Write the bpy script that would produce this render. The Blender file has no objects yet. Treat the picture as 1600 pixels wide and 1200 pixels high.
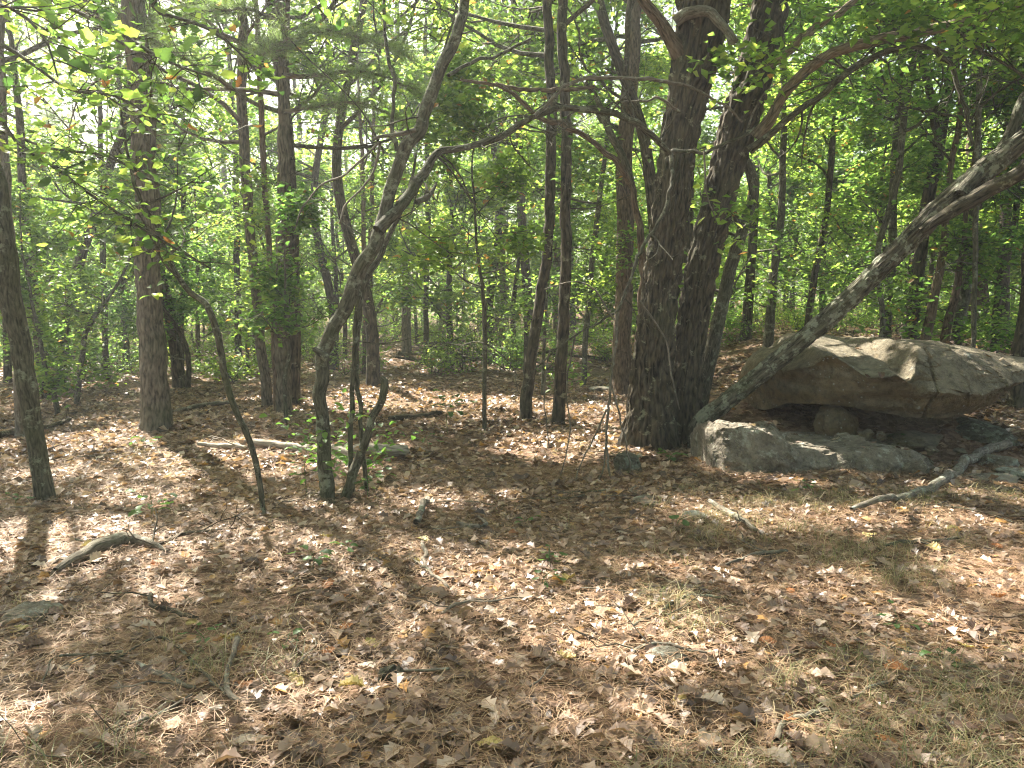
import bpy, math, random
import numpy as np
from mathutils import Vector

# ------------------------------------------------------------------ camera, sky, sun, exposure
SC = bpy.context.scene
COL = SC.collection
random.seed(5)
R = np.random.default_rng(11)
rad = math.radians
FPX = 1186.0
PITCH = math.atan(120.0 / FPX)
CAMH = 1.5
SUN_EL, SUN_AZ = rad(50), rad(-35)

cam_d = bpy.data.cameras.new('camera')
cam = bpy.data.objects.new('camera', cam_d)
COL.objects.link(cam)
cam.location = (0, 0, CAMH)
cam.rotation_euler = (rad(90) - PITCH, 0, 0)
cam_d.sensor_width = 36
cam_d.lens = 36 * FPX / 1600
cam_d.clip_end = 600
SC.camera = cam

world = bpy.data.worlds.new('World')
SC.world = world
world.use_nodes = True
wn = world.node_tree
sky = wn.nodes.new('ShaderNodeTexSky')
sky.sky_type = 'NISHITA'
sky.sun_disc = False
sky.sun_elevation = SUN_EL
sky.sun_rotation = SUN_AZ
sky.dust_density = 4.0
sky.air_density = 1.0
hz = wn.nodes.new('ShaderNodeMix'); hz.data_type = 'RGBA'; hz.blend_type = 'MULTIPLY'; hz.inputs[0].default_value = 1.0
hz.inputs[7].default_value = (1.05, 1.0, 0.86, 1)   # hazy summer sky, camera white balance
wn.links.new(sky.outputs[0], hz.inputs[6]); wn.links.new(hz.outputs[2], wn.nodes['Background'].inputs[0])
wn.nodes['Background'].inputs[1].default_value = 0.07

sun_d = bpy.data.lights.new('sun', 'SUN')
sun_d.energy = 5.0
sun_d.angle = rad(0.53)
sun_d.color = (1.0, 0.94, 0.84)
sun = bpy.data.objects.new('sun', sun_d)
COL.objects.link(sun)
SUNV = Vector((math.sin(SUN_AZ) * math.cos(SUN_EL), math.cos(SUN_AZ) * math.cos(SUN_EL), math.sin(SUN_EL)))
sun.rotation_euler = SUNV.to_track_quat('Z', 'Y').to_euler()
sun.location = (-6, 14, 30)

SC.view_settings.view_transform = 'Standard'
SC.view_settings.look = 'None'
SC.view_settings.gamma = 1
SC.view_settings.use_curve_mapping = False
SC.view_settings.exposure = 2.5
SC.cycles.max_bounces = 7
SC.cycles.diffuse_bounces = 5
SC.cycles.glossy_bounces = 2
SC.cycles.transmission_bounces = 3
SC.cycles.use_denoising = True
SC.cycles.denoising_prefilter = 'NONE'
SC.render.filter_size = 1.2
SC.cycles.pixel_filter_type = 'BLACKMAN_HARRIS'
SC.cycles.filter_width = 1.2
SC.cycles.sample_clamp_indirect = 6

# ------------------------------------------------------------------ noise, terrain, pixel helpers
def _hash(i, j, k, s):
    h = (i * 374761393 + j * 668265263 + k * 2147483647 + s * 1274126177) & 0xFFFFFFFF
    h = ((h ^ (h >> 13)) * 1274126177) & 0xFFFFFFFF
    h = (h ^ (h >> 16)) & 0xFFFFFFFF
    return h.astype(np.float64) / 4294967295.0 * 2 - 1

def vnoise(P, s=0):
    P = np.asarray(P, dtype=np.float64)
    I = np.floor(P).astype(np.int64)
    f = P - I
    f = f * f * (3 - 2 * f)
    out = 0
    for a in (0, 1):
        wa = f[:, 0] if a else 1 - f[:, 0]
        for b in (0, 1):
            wb = f[:, 1] if b else 1 - f[:, 1]
            for c in (0, 1):
                wc = f[:, 2] if c else 1 - f[:, 2]
                out = out + wa * wb * wc * _hash(I[:, 0] + a, I[:, 1] + b, I[:, 2] + c, s)
    return out

def fbm(P, o=4, s=0):
    P = np.asarray(P, dtype=np.float64)
    t, a = 0, 1.0
    for i in range(o):
        t = t + a * vnoise(P * (2.03 ** i), s + i * 17)
        a *= 0.5
    return t / 1.8

def sm(t):
    t = np.clip(t, 0, 1)
    return t * t * (3 - 2 * t)

def gz(x, y):
    x = np.atleast_1d(np.asarray(x, dtype=np.float64)); y = np.atleast_1d(np.asarray(y, dtype=np.float64))
    z = 0.85 * sm((x - 1.5) / 5) * sm((y - 9) / 7) - 0.12 * sm((-x - 2) / 6) * sm((y - 6) / 8)
    z = z + 0.02 * np.maximum(y - 20, 0) + (0.26 * sm((y - 7.3) / 0.9) + 0.15 * sm((y - 8.1) / 0.6)) * sm((10.5 - y) / 1.0) * sm((x - 2.0) / .5) * sm((6.2 - x) / 1.2)
    P = np.stack([x, y, x * 0], 1)
    z = z + 0.06 * fbm(P * 0.45, 3, 3) + 0.018 * fbm(P * 2.3, 3, 9)
    return z

def gz1(x, y):
    return float(gz(x, y)[0])

def ray(px, py):
    a = (px - 800) / FPX; b = -(py - 600) / FPX
    c, s = math.cos(PITCH), math.sin(PITCH)
    return Vector((a, c + b * s, -s + b * c))

def P(px, py, D):
    r = ray(px, py)
    return Vector((0, 0, CAMH)) + r * (D / r.y)

def G(px, py):
    r = ray(px, py); r = r / r.y
    lo, hi = 1.2, 90.0
    for _ in range(3):
        d = np.linspace(lo, hi, 60); x = r.x * d; y = r.y * d
        k = int(np.argmax(CAMH + r.z * d <= gz(x, y)))
        if k == 0: k = 59
        lo, hi = d[k - 1], d[k]
    return Vector((x[k], y[k], gz1(x[k], y[k])))

# sunny gaps in the canopy: ellipses on the ground (centre and half sizes in metres)
LIT = []
for (cx, cy, rx, ry) in [(1000, 985, 150, 75), (60, 850, 200, 42), (380, 722, 170, 34), (790, 885, 110, 40), (500, 1100, 110, 42), (300, 1160, 90, 40),
                         (940, 1130, 130, 38), (1070, 890, 120, 18), (1240, 930, 90, 16), (1555, 905, 95, 50), (1400, 810, 170, 20), (1590, 770, 60, 30),
                         (660, 625, 170, 16), (880, 700, 110, 24), (1140, 800, 130, 20), (130, 690, 140, 16), (700, 780, 110, 14), (840, 640, 60, 14),
                         (1140, 700, 60, 16), (1480, 700, 100, 16), (1160, 565, 90, 20), (560, 700, 110, 10), (960, 660, 60, 40), (640, 1010, 40, 16), (250, 935, 50, 8), (1150, 1010, 40, 20),
                         (240, 780, 90, 12), (1280, 1160, 60, 20)]:
    c = G(cx, cy); e = G(cx, cy + ry); e2 = G(cx, cy - ry)
    LIT.append((c.x, c.y, rx / FPX * c.y, max(0.12, (e2.y - e.y) / 2)))
for px, py, D, rx, ry in [(1350, 560, 8.0, .55, .45), (1220, 700, 6.9, .7, .3), (1175, 685, 6.8, .5, .4), (1310, 88, 7.7, .5, .3), (1450, 50, 7.4, .5, .3), (1250, 150, 7.9, .4, .25), (1040, 380, 7.9, .3, .35), (1130, 260, 8.1, .3, .35)]:
    q = P(px, py, D); LIT.append((q.x + SUNV.x / SUNV.z * -q.z, q.y - SUNV.y / SUNV.z * q.z, rx, ry))

def keep_leaf(pos, strict=True):
    """Which leaves stay: the canopy is open towards the sun above the sunny spots of the ground."""
    t = pos[:, 2] / SUNV.z
    hx = pos[:, 0] - SUNV.x * t; hy = pos[:, 1] - SUNV.y * t
    k = np.ones(len(pos), bool)
    for (x, y, a, b) in LIT:
        d = ((hx - x) / a) ** 2 + ((hy - y) / b) ** 2
        k &= ~(d < 1.0 + 0.0 * hx)
    n = vnoise(np.stack([hx * 2.2, hy * 1.5, hx * 0], 1), 77) + 0.6 * vnoise(np.stack([hx * 6, hy * 4, hx * 0], 1), 78)
    k &= n < 0.8
    return k

LITA = np.array(LIT)
OPEN_GAPS = [True]
def in_gap(p):
    if not OPEN_GAPS[0] or p[2] < 2.2: return False
    t = p[2] / SUNV.z
    return bool(np.any(((p[0] - SUNV.x * t - LITA[:, 0]) / LITA[:, 2]) ** 2 + ((p[1] - SUNV.y * t - LITA[:, 1]) / LITA[:, 3]) ** 2 < 0.9))

# ------------------------------------------------------------------ mesh building
class Geo:
    def __init__(s):
        s.V = []; s.T = []; s.Q = []; s.A = []; s.B = []; s.n = 0
    def add(s, V, T=None, Q=None, rest=None, rnd=None):
        V = np.asarray(V, dtype=np.float32).reshape(-1, 3)
        s.V.append(V)
        if T is not None and len(T): s.T.append(np.asarray(T, dtype=np.int64).reshape(-1, 3) + s.n)
        if Q is not None and len(Q): s.Q.append(np.asarray(Q, dtype=np.int64).reshape(-1, 4) + s.n)
        s.A.append(V if rest is None else np.asarray(rest, dtype=np.float32))
        s.B.append(np.broadcast_to(np.float32(0.5), len(V)) if rnd is None else np.broadcast_to(np.asarray(rnd, dtype=np.float32), len(V)))
        s.n += len(V)
    def mesh(s, name, mat, origin=(0, 0, 0), smooth=True):
        me = bpy.data.meshes.new(name)
        V = np.concatenate(s.V) - np.asarray(origin, dtype=np.float32)
        T = np.concatenate(s.T) if s.T else np.zeros((0, 3), np.int64)
        Q = np.concatenate(s.Q) if s.Q else np.zeros((0, 4), np.int64)
        me.vertices.add(len(V)); me.vertices.foreach_set('co', V.astype(np.float32).ravel())
        li = np.concatenate([T.ravel(), Q.ravel()]).astype(np.int32)
        me.loops.add(len(li)); me.loops.foreach_set('vertex_index', li)
        ls = np.concatenate([np.arange(len(T)) * 3, len(T) * 3 + np.arange(len(Q)) * 4]).astype(np.int32)
        me.polygons.add(len(ls)); me.polygons.foreach_set('loop_start', ls)
        me.polygons.foreach_set('use_smooth', np.full(len(ls), smooth))
        me.update(calc_edges=True)
        a = me.attributes.new('rest', 'FLOAT_VECTOR', 'POINT'); a.data.foreach_set('vector', np.concatenate(s.A).astype(np.float32).ravel())
        b = me.attributes.new('rnd', 'FLOAT', 'POINT'); b.data.foreach_set('value', np.concatenate(s.B).astype(np.float32))
        me.materials.append(mat)
        return me
    def build(s, name, mat, parent=None, origin=(0, 0, 0), smooth=True):
        me = s.mesh(name, mat, origin, smooth)
        o = bpy.data.objects.new(name, me); COL.objects.link(o)
        if parent is not None: o.parent = parent
        else: o.location = origin
        return o

def tag(o, label=None, cat=None, group=None, kind=None):
    if label: o['label'] = label
    if cat: o['category'] = cat
    if group: o['group'] = group
    if kind: o['kind'] = kind
    return o

def empty(name, loc, label=None, cat=None, group=None):
    o = bpy.data.objects.new(name, None); COL.objects.link(o)
    o.location = loc; o.empty_display_size = 0.2
    return tag(o, label, cat, group)

def copy_tree(src, loc, rz, sc, label, group=None):
    r = src.copy(); COL.objects.link(r)
    r.location = loc; r.rotation_euler = (0, 0, rz); r.scale = (sc, sc, sc)
    r['label'] = label
    if group: r['group'] = group
    for ch in src.children:
        c = ch.copy(); COL.objects.link(c); c.parent = r
    return r

def catmull(pts, n):
    p = np.asarray(pts, dtype=np.float64)
    if len(p) == 2:
        t = np.linspace(0, 1, n)[:, None]; return p[0] * (1 - t) + p[1] * t
    q = np.vstack([2 * p[0] - p[1], p, 2 * p[-1] - p[-2]])
    L = np.r_[0, np.cumsum(np.linalg.norm(np.diff(p[:, :3], axis=0), axis=1))]
    s = np.linspace(0, L[-1], n)
    i = np.clip(np.searchsorted(L, s, 'right') - 1, 0, len(p) - 2)
    t = ((s - L[i]) / np.maximum(L[i + 1] - L[i], 1e-9))[:, None]
    a, b, c, d = q[i], q[i + 1], q[i + 2], q[i + 3]
    return 0.5 * (2 * b + (c - a) * t + (2 * a - 5 * b + 4 * c - d) * t * t + (3 * b - a - 3 * c + d) * t ** 3)

def tube(g, pts, rr, seg=6, n=None, rnd=0.5, flare=0.0, bark=0.0, lump=0.0, seed=0, zs=None, tip=True, bscale=0.035, kink=0.0):
    """A tapered round limb through pts with radii rr."""
    pr = np.hstack([np.asarray([tuple(p) for p in pts], dtype=np.float64), np.asarray(rr, dtype=np.float64)[:, None]])
    if n is None: n = max(3, 3 * (len(pr) - 1) + 1)
    c = catmull(pr, n)
    ctr, r = c[:, :3], np.maximum(c[:, 3], 0.0008)
    if kink:
        rm0 = max(float(np.mean(r)), .006); sq = np.r_[0, np.cumsum(np.linalg.norm(np.diff(ctr, axis=0), axis=1))]
        fr = np.minimum(1, np.minimum(sq, sq[-1] - sq) / (6 * rm0))
        for ax in range(3): ctr[:, ax] += kink * rm0 * fr * (vnoise(np.stack([sq / (9 * rm0), sq * 0 + ax * 9.1 + seed * 1.3, sq * 0], 1), 40) + .5 * vnoise(np.stack([sq / (3.5 * rm0), sq * 0 + ax * 9.1 + seed, sq * 0], 1), 41))
    t = np.gradient(ctr, axis=0); t /= np.linalg.norm(t, axis=1)[:, None] + 1e-9
    ref = np.array([0.0, 1.0, 0.0]) if abs(t[0][1]) < 0.8 else np.array([1.0, 0, 0])
    u = np.cross(ref, t); nu = np.linalg.norm(u, axis=1)[:, None]; u /= nu + 1e-9
    v = np.cross(t, u)
    th = np.arange(seg) / seg * 2 * np.pi
    s = np.r_[0, np.cumsum(np.linalg.norm(np.diff(ctr, axis=0), axis=1))]
    S, TH = np.meshgrid(s, th, indexing='ij')
    RR = np.repeat(r[:, None], seg, 1)
    rm = float(np.mean(r))
    rest = np.stack([rm * np.cos(TH), rm * np.sin(TH), S + seed * 3.7], -1).reshape(-1, 3)
    if flare: RR = RR * (1 + flare * np.exp(-S / (2.0 * r[0])) * (0.75 + 0.45 * np.cos(5 * TH + seed) + 0.25 * np.cos(3 * TH + 2 * seed)))
    if lump: RR = RR * (1 + lump * fbm(rest * np.array([1.6 / rm, 1.6 / rm, 1.1 / rm * 0.6]), 3, seed).reshape(RR.shape))
    if bark:
        q = rest * np.array([1 / bscale, 1 / bscale, 1 / (bscale * 5)])
        q = q + 0.5 * np.stack([vnoise(q * 0.6, 5), vnoise(q * 0.6, 6), vnoise(q * 0.5, 7)], 1)
        rd = 1 - 2.4 * np.abs(vnoise(q, 21 + seed)); rd = rd + 0.4 * vnoise(q * 2.3, 31)
        cr = np.abs(vnoise(rest * np.array([1 / bscale, 1 / bscale, 1 / (bscale * 0.9)]), 55)) 
        RR = RR + bark * (np.clip(-rd, -0.9, 0.8) + 0.5 * cr).reshape(RR.shape)
    V = ctr[:, None, :] + RR[..., None] * (np.cos(TH)[..., None] * u[:, None, :] + np.sin(TH)[..., None] * v[:, None, :])
    V = V.reshape(-1, 3)
    i = np.arange(n - 1)[:, None] * seg; j = np.arange(seg)[None, :]; j2 = (j + 1) % seg
    Q = np.stack([i + j, i + j2, i + seg + j2, i + seg + j], -1).reshape(-1, 4)
    if tip:
        V = np.vstack([V, ctr[-1] + t[-1] * r[-1] * 0.4]); rest = np.vstack([rest, rest[-1]])
        T = np.stack([(n - 1) * seg + np.arange(seg), (n - 1) * seg + (np.arange(seg) + 1) % seg, np.full(seg, n * seg)], 1)
    else: T = None
    g.add(V, T, Q, rest, rnd)
    return ctr, t, r

# ------------------------------------------------------------------ materials
def mat_new(name):
    m = bpy.data.materials.new(name); m.use_nodes = True
    nt = m.node_tree; nt.nodes.clear()
    out = nt.nodes.new('ShaderNodeOutputMaterial')
    return m, nt, out

def N(nt, t, **kw):
    n = nt.nodes.new(t)
    for k, v in kw.items():
        if k.startswith('i_'):
            key = k[2:]
            n.inputs[int(key) if key.isdigit() else key.replace('_', ' ')].default_value = v
        else: setattr(n, k, v)
    return n

def ramp(nt, stops, src=None, interp='LINEAR'):
    r = nt.nodes.new('ShaderNodeValToRGB'); r.color_ramp.interpolation = interp
    e = r.color_ramp.elements
    while len(e) < len(stops): e.new(0.5)
    for k, (p, c) in enumerate(stops):
        e[k].position = p; e[k].color = (c[0], c[1], c[2], 1) if isinstance(c, (tuple, list)) else (c, c, c, 1)
    if src is not None: nt.links.new(src, r.inputs[0])
    return r

def mixc(nt, f, a, b, mode='MIX'):
    m = nt.nodes.new('ShaderNodeMix'); m.data_type = 'RGBA'; m.blend_type = mode
    for s, v in ((m.inputs[0], f), (m.inputs[6], a), (m.inputs[7], b)):
        if hasattr(v, 'links') or hasattr(v, 'is_linked'): nt.links.new(v, s)
        elif isinstance(v, (tuple, list)): s.default_value = (v[0], v[1], v[2], 1)
        else: s.default_value = v
    return m.outputs[2]

def bark_mat(name, dark, light, lichen=(0.32, 0.36, 0.27), lam=0.45, moss=0.2, vs=28.0, bump=0.9):
    m, nt, out = mat_new(name)
    at = N(nt, 'ShaderNodeAttribute', attribute_name='rest')
    mp = N(nt, 'ShaderNodeMapping'); mp.inputs['Scale'].default_value = (1, 1, 0.22)
    nt.links.new(at.outputs['Vector'], mp.inputs[0])
    nz = N(nt, 'ShaderNodeTexNoise', i_Scale=vs * 0.6, i_Detail=4.0)
    nt.links.new(mp.outputs[0], nz.inputs['Vector'])
    ad = N(nt, 'ShaderNodeVectorMath', operation='MULTIPLY_ADD')
    ad.inputs[1].default_value = (0.03, 0.03, 0.03); nt.links.new(nz.outputs['Color'], ad.inputs[0]); nt.links.new(mp.outputs[0], ad.inputs[2])
    vo = N(nt, 'ShaderNodeTexVoronoi', feature='DISTANCE_TO_EDGE', i_Scale=vs)
    nt.links.new(ad.outputs[0], vo.inputs['Vector'])
    vr0 = ramp(nt, [(0.0, 0.0), (0.30, 1.0)], vo.outputs['Distance'])
    mp2 = N(nt, 'ShaderNodeMapping'); mp2.inputs['Scale'].default_value = (1, 1, 0.16); nt.links.new(at.outputs['Vector'], mp2.inputs[0])
    nr = N(nt, 'ShaderNodeTexNoise', i_Scale=vs * 1.5, i_Detail=5.0, i_Roughness=0.6, i_Distortion=0.5); nt.links.new(mp2.outputs[0], nr.inputs['Vector'])
    vr1 = ramp(nt, [(0.36, 0.0), (0.5, 0.55), (0.66, 1.0)], nr.outputs[0])
    vr = N(nt, 'ShaderNodeMix'); vr.inputs[0].default_value = 0.68; nt.links.new(vr0.outputs[0], vr.inputs[2]); nt.links.new(vr1.outputs[0], vr.inputs[3])
    n2 = N(nt, 'ShaderNodeTexNoise', i_Scale=vs * 2.5, i_Detail=5.0); nt.links.new(mp.outputs[0], n2.inputs['Vector'])
    h = N(nt, 'ShaderNodeMath', operation='MULTIPLY_ADD', i_1=0.6); nt.links.new(n2.outputs[0], h.inputs[0]); nt.links.new(vr.outputs[0], h.inputs[2])
    base = ramp(nt, [(0.25, dark), (1.35 / 1.6, light)], None); 
    hs = N(nt, 'ShaderNodeMath', operation='MULTIPLY', i_1=0.7); nt.links.new(h.outputs[0], hs.inputs[0]); nt.links.new(hs.outputs[0], base.inputs[0])
    n3 = N(nt, 'ShaderNodeTexNoise', i_Scale=9.0, i_Detail=8.0, i_Roughness=0.75); nt.links.new(at.outputs['Vector'], n3.inputs['Vector'])
    lr = ramp(nt, [(0.69 - 0.2 * lam, 0.0), (0.75 - 0.2 * lam, 0.7)], n3.outputs[0])
    c1 = mixc(nt, lr.outputs[0], base.outputs[0], lichen)
    n4 = N(nt, 'ShaderNodeTexNoise', i_Scale=2.3, i_Detail=4.0); nt.links.new(at.outputs['Vector'], n4.inputs['Vector'])
    mr = ramp(nt, [(0.5, 0.0), (0.7, moss)], n4.outputs[0])
    c2 = mixc(nt, mr.outputs[0], c1, (0.07, 0.085, 0.03))
    b = N(nt, 'ShaderNodeBump', i_Strength=bump, i_Distance=0.012); nt.links.new(h.outputs[0], b.inputs['Height'])
    p = N(nt, 'ShaderNodeBsdfPrincipled', i_Roughness=0.9); p.inputs['Specular IOR Level'].default_value = 0.2
    nt.links.new(c2, p.inputs['Base Color']); nt.links.new(b.outputs[0], p.inputs['Normal']); nt.links.new(p.outputs[0], out.inputs[0])
    return m

def leaf_mat(name, stops, trans=0.56, tboost=3.0, rough=0.5, spec=0.35, vary=False):
    m, nt, out = mat_new(name)
    at = N(nt, 'ShaderNodeAttribute', attribute_name='rnd')
    r = ramp(nt, stops, at.outputs['Fac'])
    at2 = N(nt, 'ShaderNodeAttribute', attribute_name='rest')
    nz = N(nt, 'ShaderNodeTexNoise', i_Scale=24.0, i_Detail=3.0); nt.links.new(at2.outputs['Vector'], nz.inputs['Vector'])
    oi = N(nt, 'ShaderNodeObjectInfo'); tn = ramp(nt, [(0.0, (0.72, 0.86, 0.85)), (0.35, (0.92, 0.95, 0.9)), (0.7, (1.06, 1.04, 0.98)), (1.0, (1.25, 1.16, 0.98))], oi.outputs['Random'])
    v = N(nt, 'ShaderNodeMapRange'); v.inputs[3].default_value = 0.65; v.inputs[4].default_value = 1.35; nt.links.new(nz.outputs[0], v.inputs[0])
    rc = mixc(nt, 1.0, r.outputs[0], tn.outputs[0], 'MULTIPLY') if vary else r.outputs[0]
    cm = N(nt, 'ShaderNodeVectorMath', operation='SCALE'); nt.links.new(rc, cm.inputs[0]); nt.links.new(v.outputs[0], cm.inputs['Scale'])
    p = N(nt, 'ShaderNodeBsdfPrincipled', i_Roughness=rough); p.inputs['Specular IOR Level'].default_value = spec
    nt.links.new(cm.outputs[0], p.inputs['Base Color'])
    t = N(nt, 'ShaderNodeBsdfTranslucent')
    tc = mixc(nt, 1.0, cm.outputs[0], (tboost * 1.2, tboost * 1.15, tboost * 0.75), 'MULTIPLY')
    nt.links.new(tc, t.inputs[0])
    mx = N(nt, 'ShaderNodeMixShader', i_0=trans); nt.links.new(p.outputs[0], mx.inputs[1]); nt.links.new(t.outputs[0], mx.inputs[2])
    nt.links.new(mx.outputs[0], out.inputs[0])
    return m

GREEN = [(0.0, (0.044, 0.084, 0.024)), (0.35, (0.078, 0.138, 0.035)), (0.7, (0.115, 0.185, 0.046)), (0.955, (0.17, 0.23, 0.060)), (0.965, (0.16, 0.08, 0.03)), (1.0, (0.22, 0.12, 0.04))]
M = {}
M['oak_bark'] = bark_mat('oak_bark', (0.008, 0.007, 0.005), (0.13, 0.106, 0.072), lichen=(0.34, 0.33, 0.22), lam=0.55, moss=0.25, vs=26)
M['pine_bark'] = bark_mat('pine_bark', (0.03, 0.024, 0.017), (0.22, 0.182, 0.132), lam=0.2, moss=0.35, vs=30)
M['grey_bark'] = bark_mat('grey_bark', (0.026, 0.024, 0.016), (0.15, 0.138, 0.098), lichen=(0.28, 0.29, 0.21), lam=0.75, moss=0.5, vs=50, bump=0.6)
M['dead_wood'] = bark_mat('dead_wood', (0.07, 0.06, 0.045), (0.24, 0.205, 0.16), lichen=(0.33, 0.35, 0.28), lam=0.7, moss=0.3, vs=50, bump=0.5)
M['lean_bark'] = bark_mat('leaning_bark', (0.02, 0.018, 0.013), (0.17, 0.15, 0.108), lichen=(0.36, 0.37, 0.28), lam=0.9, moss=0.3, vs=30)
M['sunlit_tan_bark'] = bark_mat('sunlit_tan_bark', (0.10, 0.072, 0.048), (0.36, 0.28, 0.20), lichen=(0.36, 0.35, 0.28), lam=0.4, moss=0.1, vs=40)  # upper right limbs: paler than the red bark, sunlit look put into the colour
M['log_wood'] = bark_mat('log_wood', (0.16, 0.13, 0.10), (0.45, 0.39, 0.31), lam=0.3, moss=0.05, vs=30, bump=0.4)
M['red_bark'] = bark_mat('red_bark', (0.045, 0.031, 0.02), (0.24, 0.175, 0.12), lichen=(0.3, 0.3, 0.24), lam=0.2, moss=0.15, vs=36)
M['leaf'] = leaf_mat('green_leaves', GREEN, vary=True)
M['leaf_dark'] = leaf_mat('dark_leaves', [(0.0, (0.022, 0.05, 0.014)), (0.6, (0.05, 0.095, 0.022)), (0.97, (0.08, 0.13, 0.03)), (1.0, (0.2, 0.1, 0.04))], trans=0.38)
M['leaf_hero_green'] = leaf_mat('green_leaf', [(0, (0.036, 0.08, 0.024)), (1, (0.065, 0.125, 0.034))], trans=.40, tboost=2.2)
M['leaf_hero_orange'] = leaf_mat('orange_leaf', [(0, (0.26, 0.12, 0.04)), (1, (0.26, 0.12, 0.04))], trans=.4, tboost=1.5)
M['needle'] = leaf_mat('pine_needles', [(0, (0.07, 0.12, 0.055)), (1, (0.15, 0.21, 0.09))], trans=0.5, tboost=2.2)
M['litter'] = leaf_mat('dry_leaves', [(0.0, (0.065, 0.042, 0.03)), (0.3, (0.16, 0.103, 0.07)), (0.6, (0.27, 0.18, 0.123)), (0.85, (0.40, 0.29, 0.21)), (0.93, (0.50, 0.40, 0.31)), (0.96, (0.36, 0.15, 0.05)), (1.0, (0.45, 0.33, 0.10))], trans=0.2, tboost=1.2, rough=0.42, spec=0.5)
M['dry_needle'] = leaf_mat('dry_needles', [(0.0, (0.16, 0.09, 0.05)), (0.6, (0.33, 0.20, 0.11)), (1.0, (0.46, 0.34, 0.21))], trans=0.1, tboost=1.2, rough=0.6)
M['grass'] = leaf_mat('grass_blades', [(0.0, (0.10, 0.14, 0.05)), (0.4, (0.24, 0.22, 0.11)), (1.0, (0.46, 0.38, 0.25))], trans=0.35, tboost=1.2)

def ground_mat():
    m, nt, out = mat_new('forest_floor')
    g = N(nt, 'ShaderNodeNewGeometry')
    n1 = N(nt, 'ShaderNodeTexNoise', i_Scale=1.1, i_Detail=6.0, i_Roughness=0.65); nt.links.new(g.outputs['Position'], n1.inputs['Vector'])
    c1 = ramp(nt, [(0.3, (0.075, 0.045, 0.028)), (0.5, (0.15, 0.095, 0.06)), (0.7, (0.22, 0.14, 0.09))], n1.outputs[0])
    vo = N(nt, 'ShaderNodeTexVoronoi', i_Scale=16.0); nt.links.new(g.outputs['Position'], vo.inputs['Vector'])
    sx = N(nt, 'ShaderNodeSeparateColor'); nt.links.new(vo.outputs['Color'], sx.inputs[0])
    c2 = ramp(nt, [(0.0, (0.07, 0.042, 0.028)), (0.5, (0.19, 0.12, 0.08)), (0.8, (0.32, 0.21, 0.14)), (1.0, (0.42, 0.32, 0.24))], sx.outputs[0])
    mx = mixc(nt, 0.5, c1.outputs[0], c2.outputs[0])
    n2 = N(nt, 'ShaderNodeTexNoise', i_Scale=0.35, i_Detail=4.0); nt.links.new(g.outputs['Position'], n2.inputs['Vector'])
    gr = ramp(nt, [(0.52, 0.0), (0.72, 0.55)], n2.outputs[0])
    mx = mixc(nt, gr.outputs[0], mx, (0.13, 0.14, 0.05))
    n3 = N(nt, 'ShaderNodeTexNoise', i_Scale=60.0, i_Detail=4.0); nt.links.new(g.outputs['Position'], n3.inputs['Vector'])
    hh = N(nt, 'ShaderNodeMath', operation='ADD'); nt.links.new(n3.outputs[0], hh.inputs[0]); nt.links.new(vo.outputs['Distance'], hh.inputs[1])
    b = N(nt, 'ShaderNodeBump', i_Strength=1.0, i_Distance=0.03); nt.links.new(hh.outputs[0], b.inputs['Height'])
    p = N(nt, 'ShaderNodeBsdfPrincipled', i_Roughness=0.95); p.inputs['Specular IOR Level'].default_value = 0.1
    nt.links.new(mx, p.inputs['Base Color']); nt.links.new(b.outputs[0], p.inputs['Normal']); nt.links.new(p.outputs[0], out.inputs[0])
    return m
M['ground'] = ground_mat()

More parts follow.
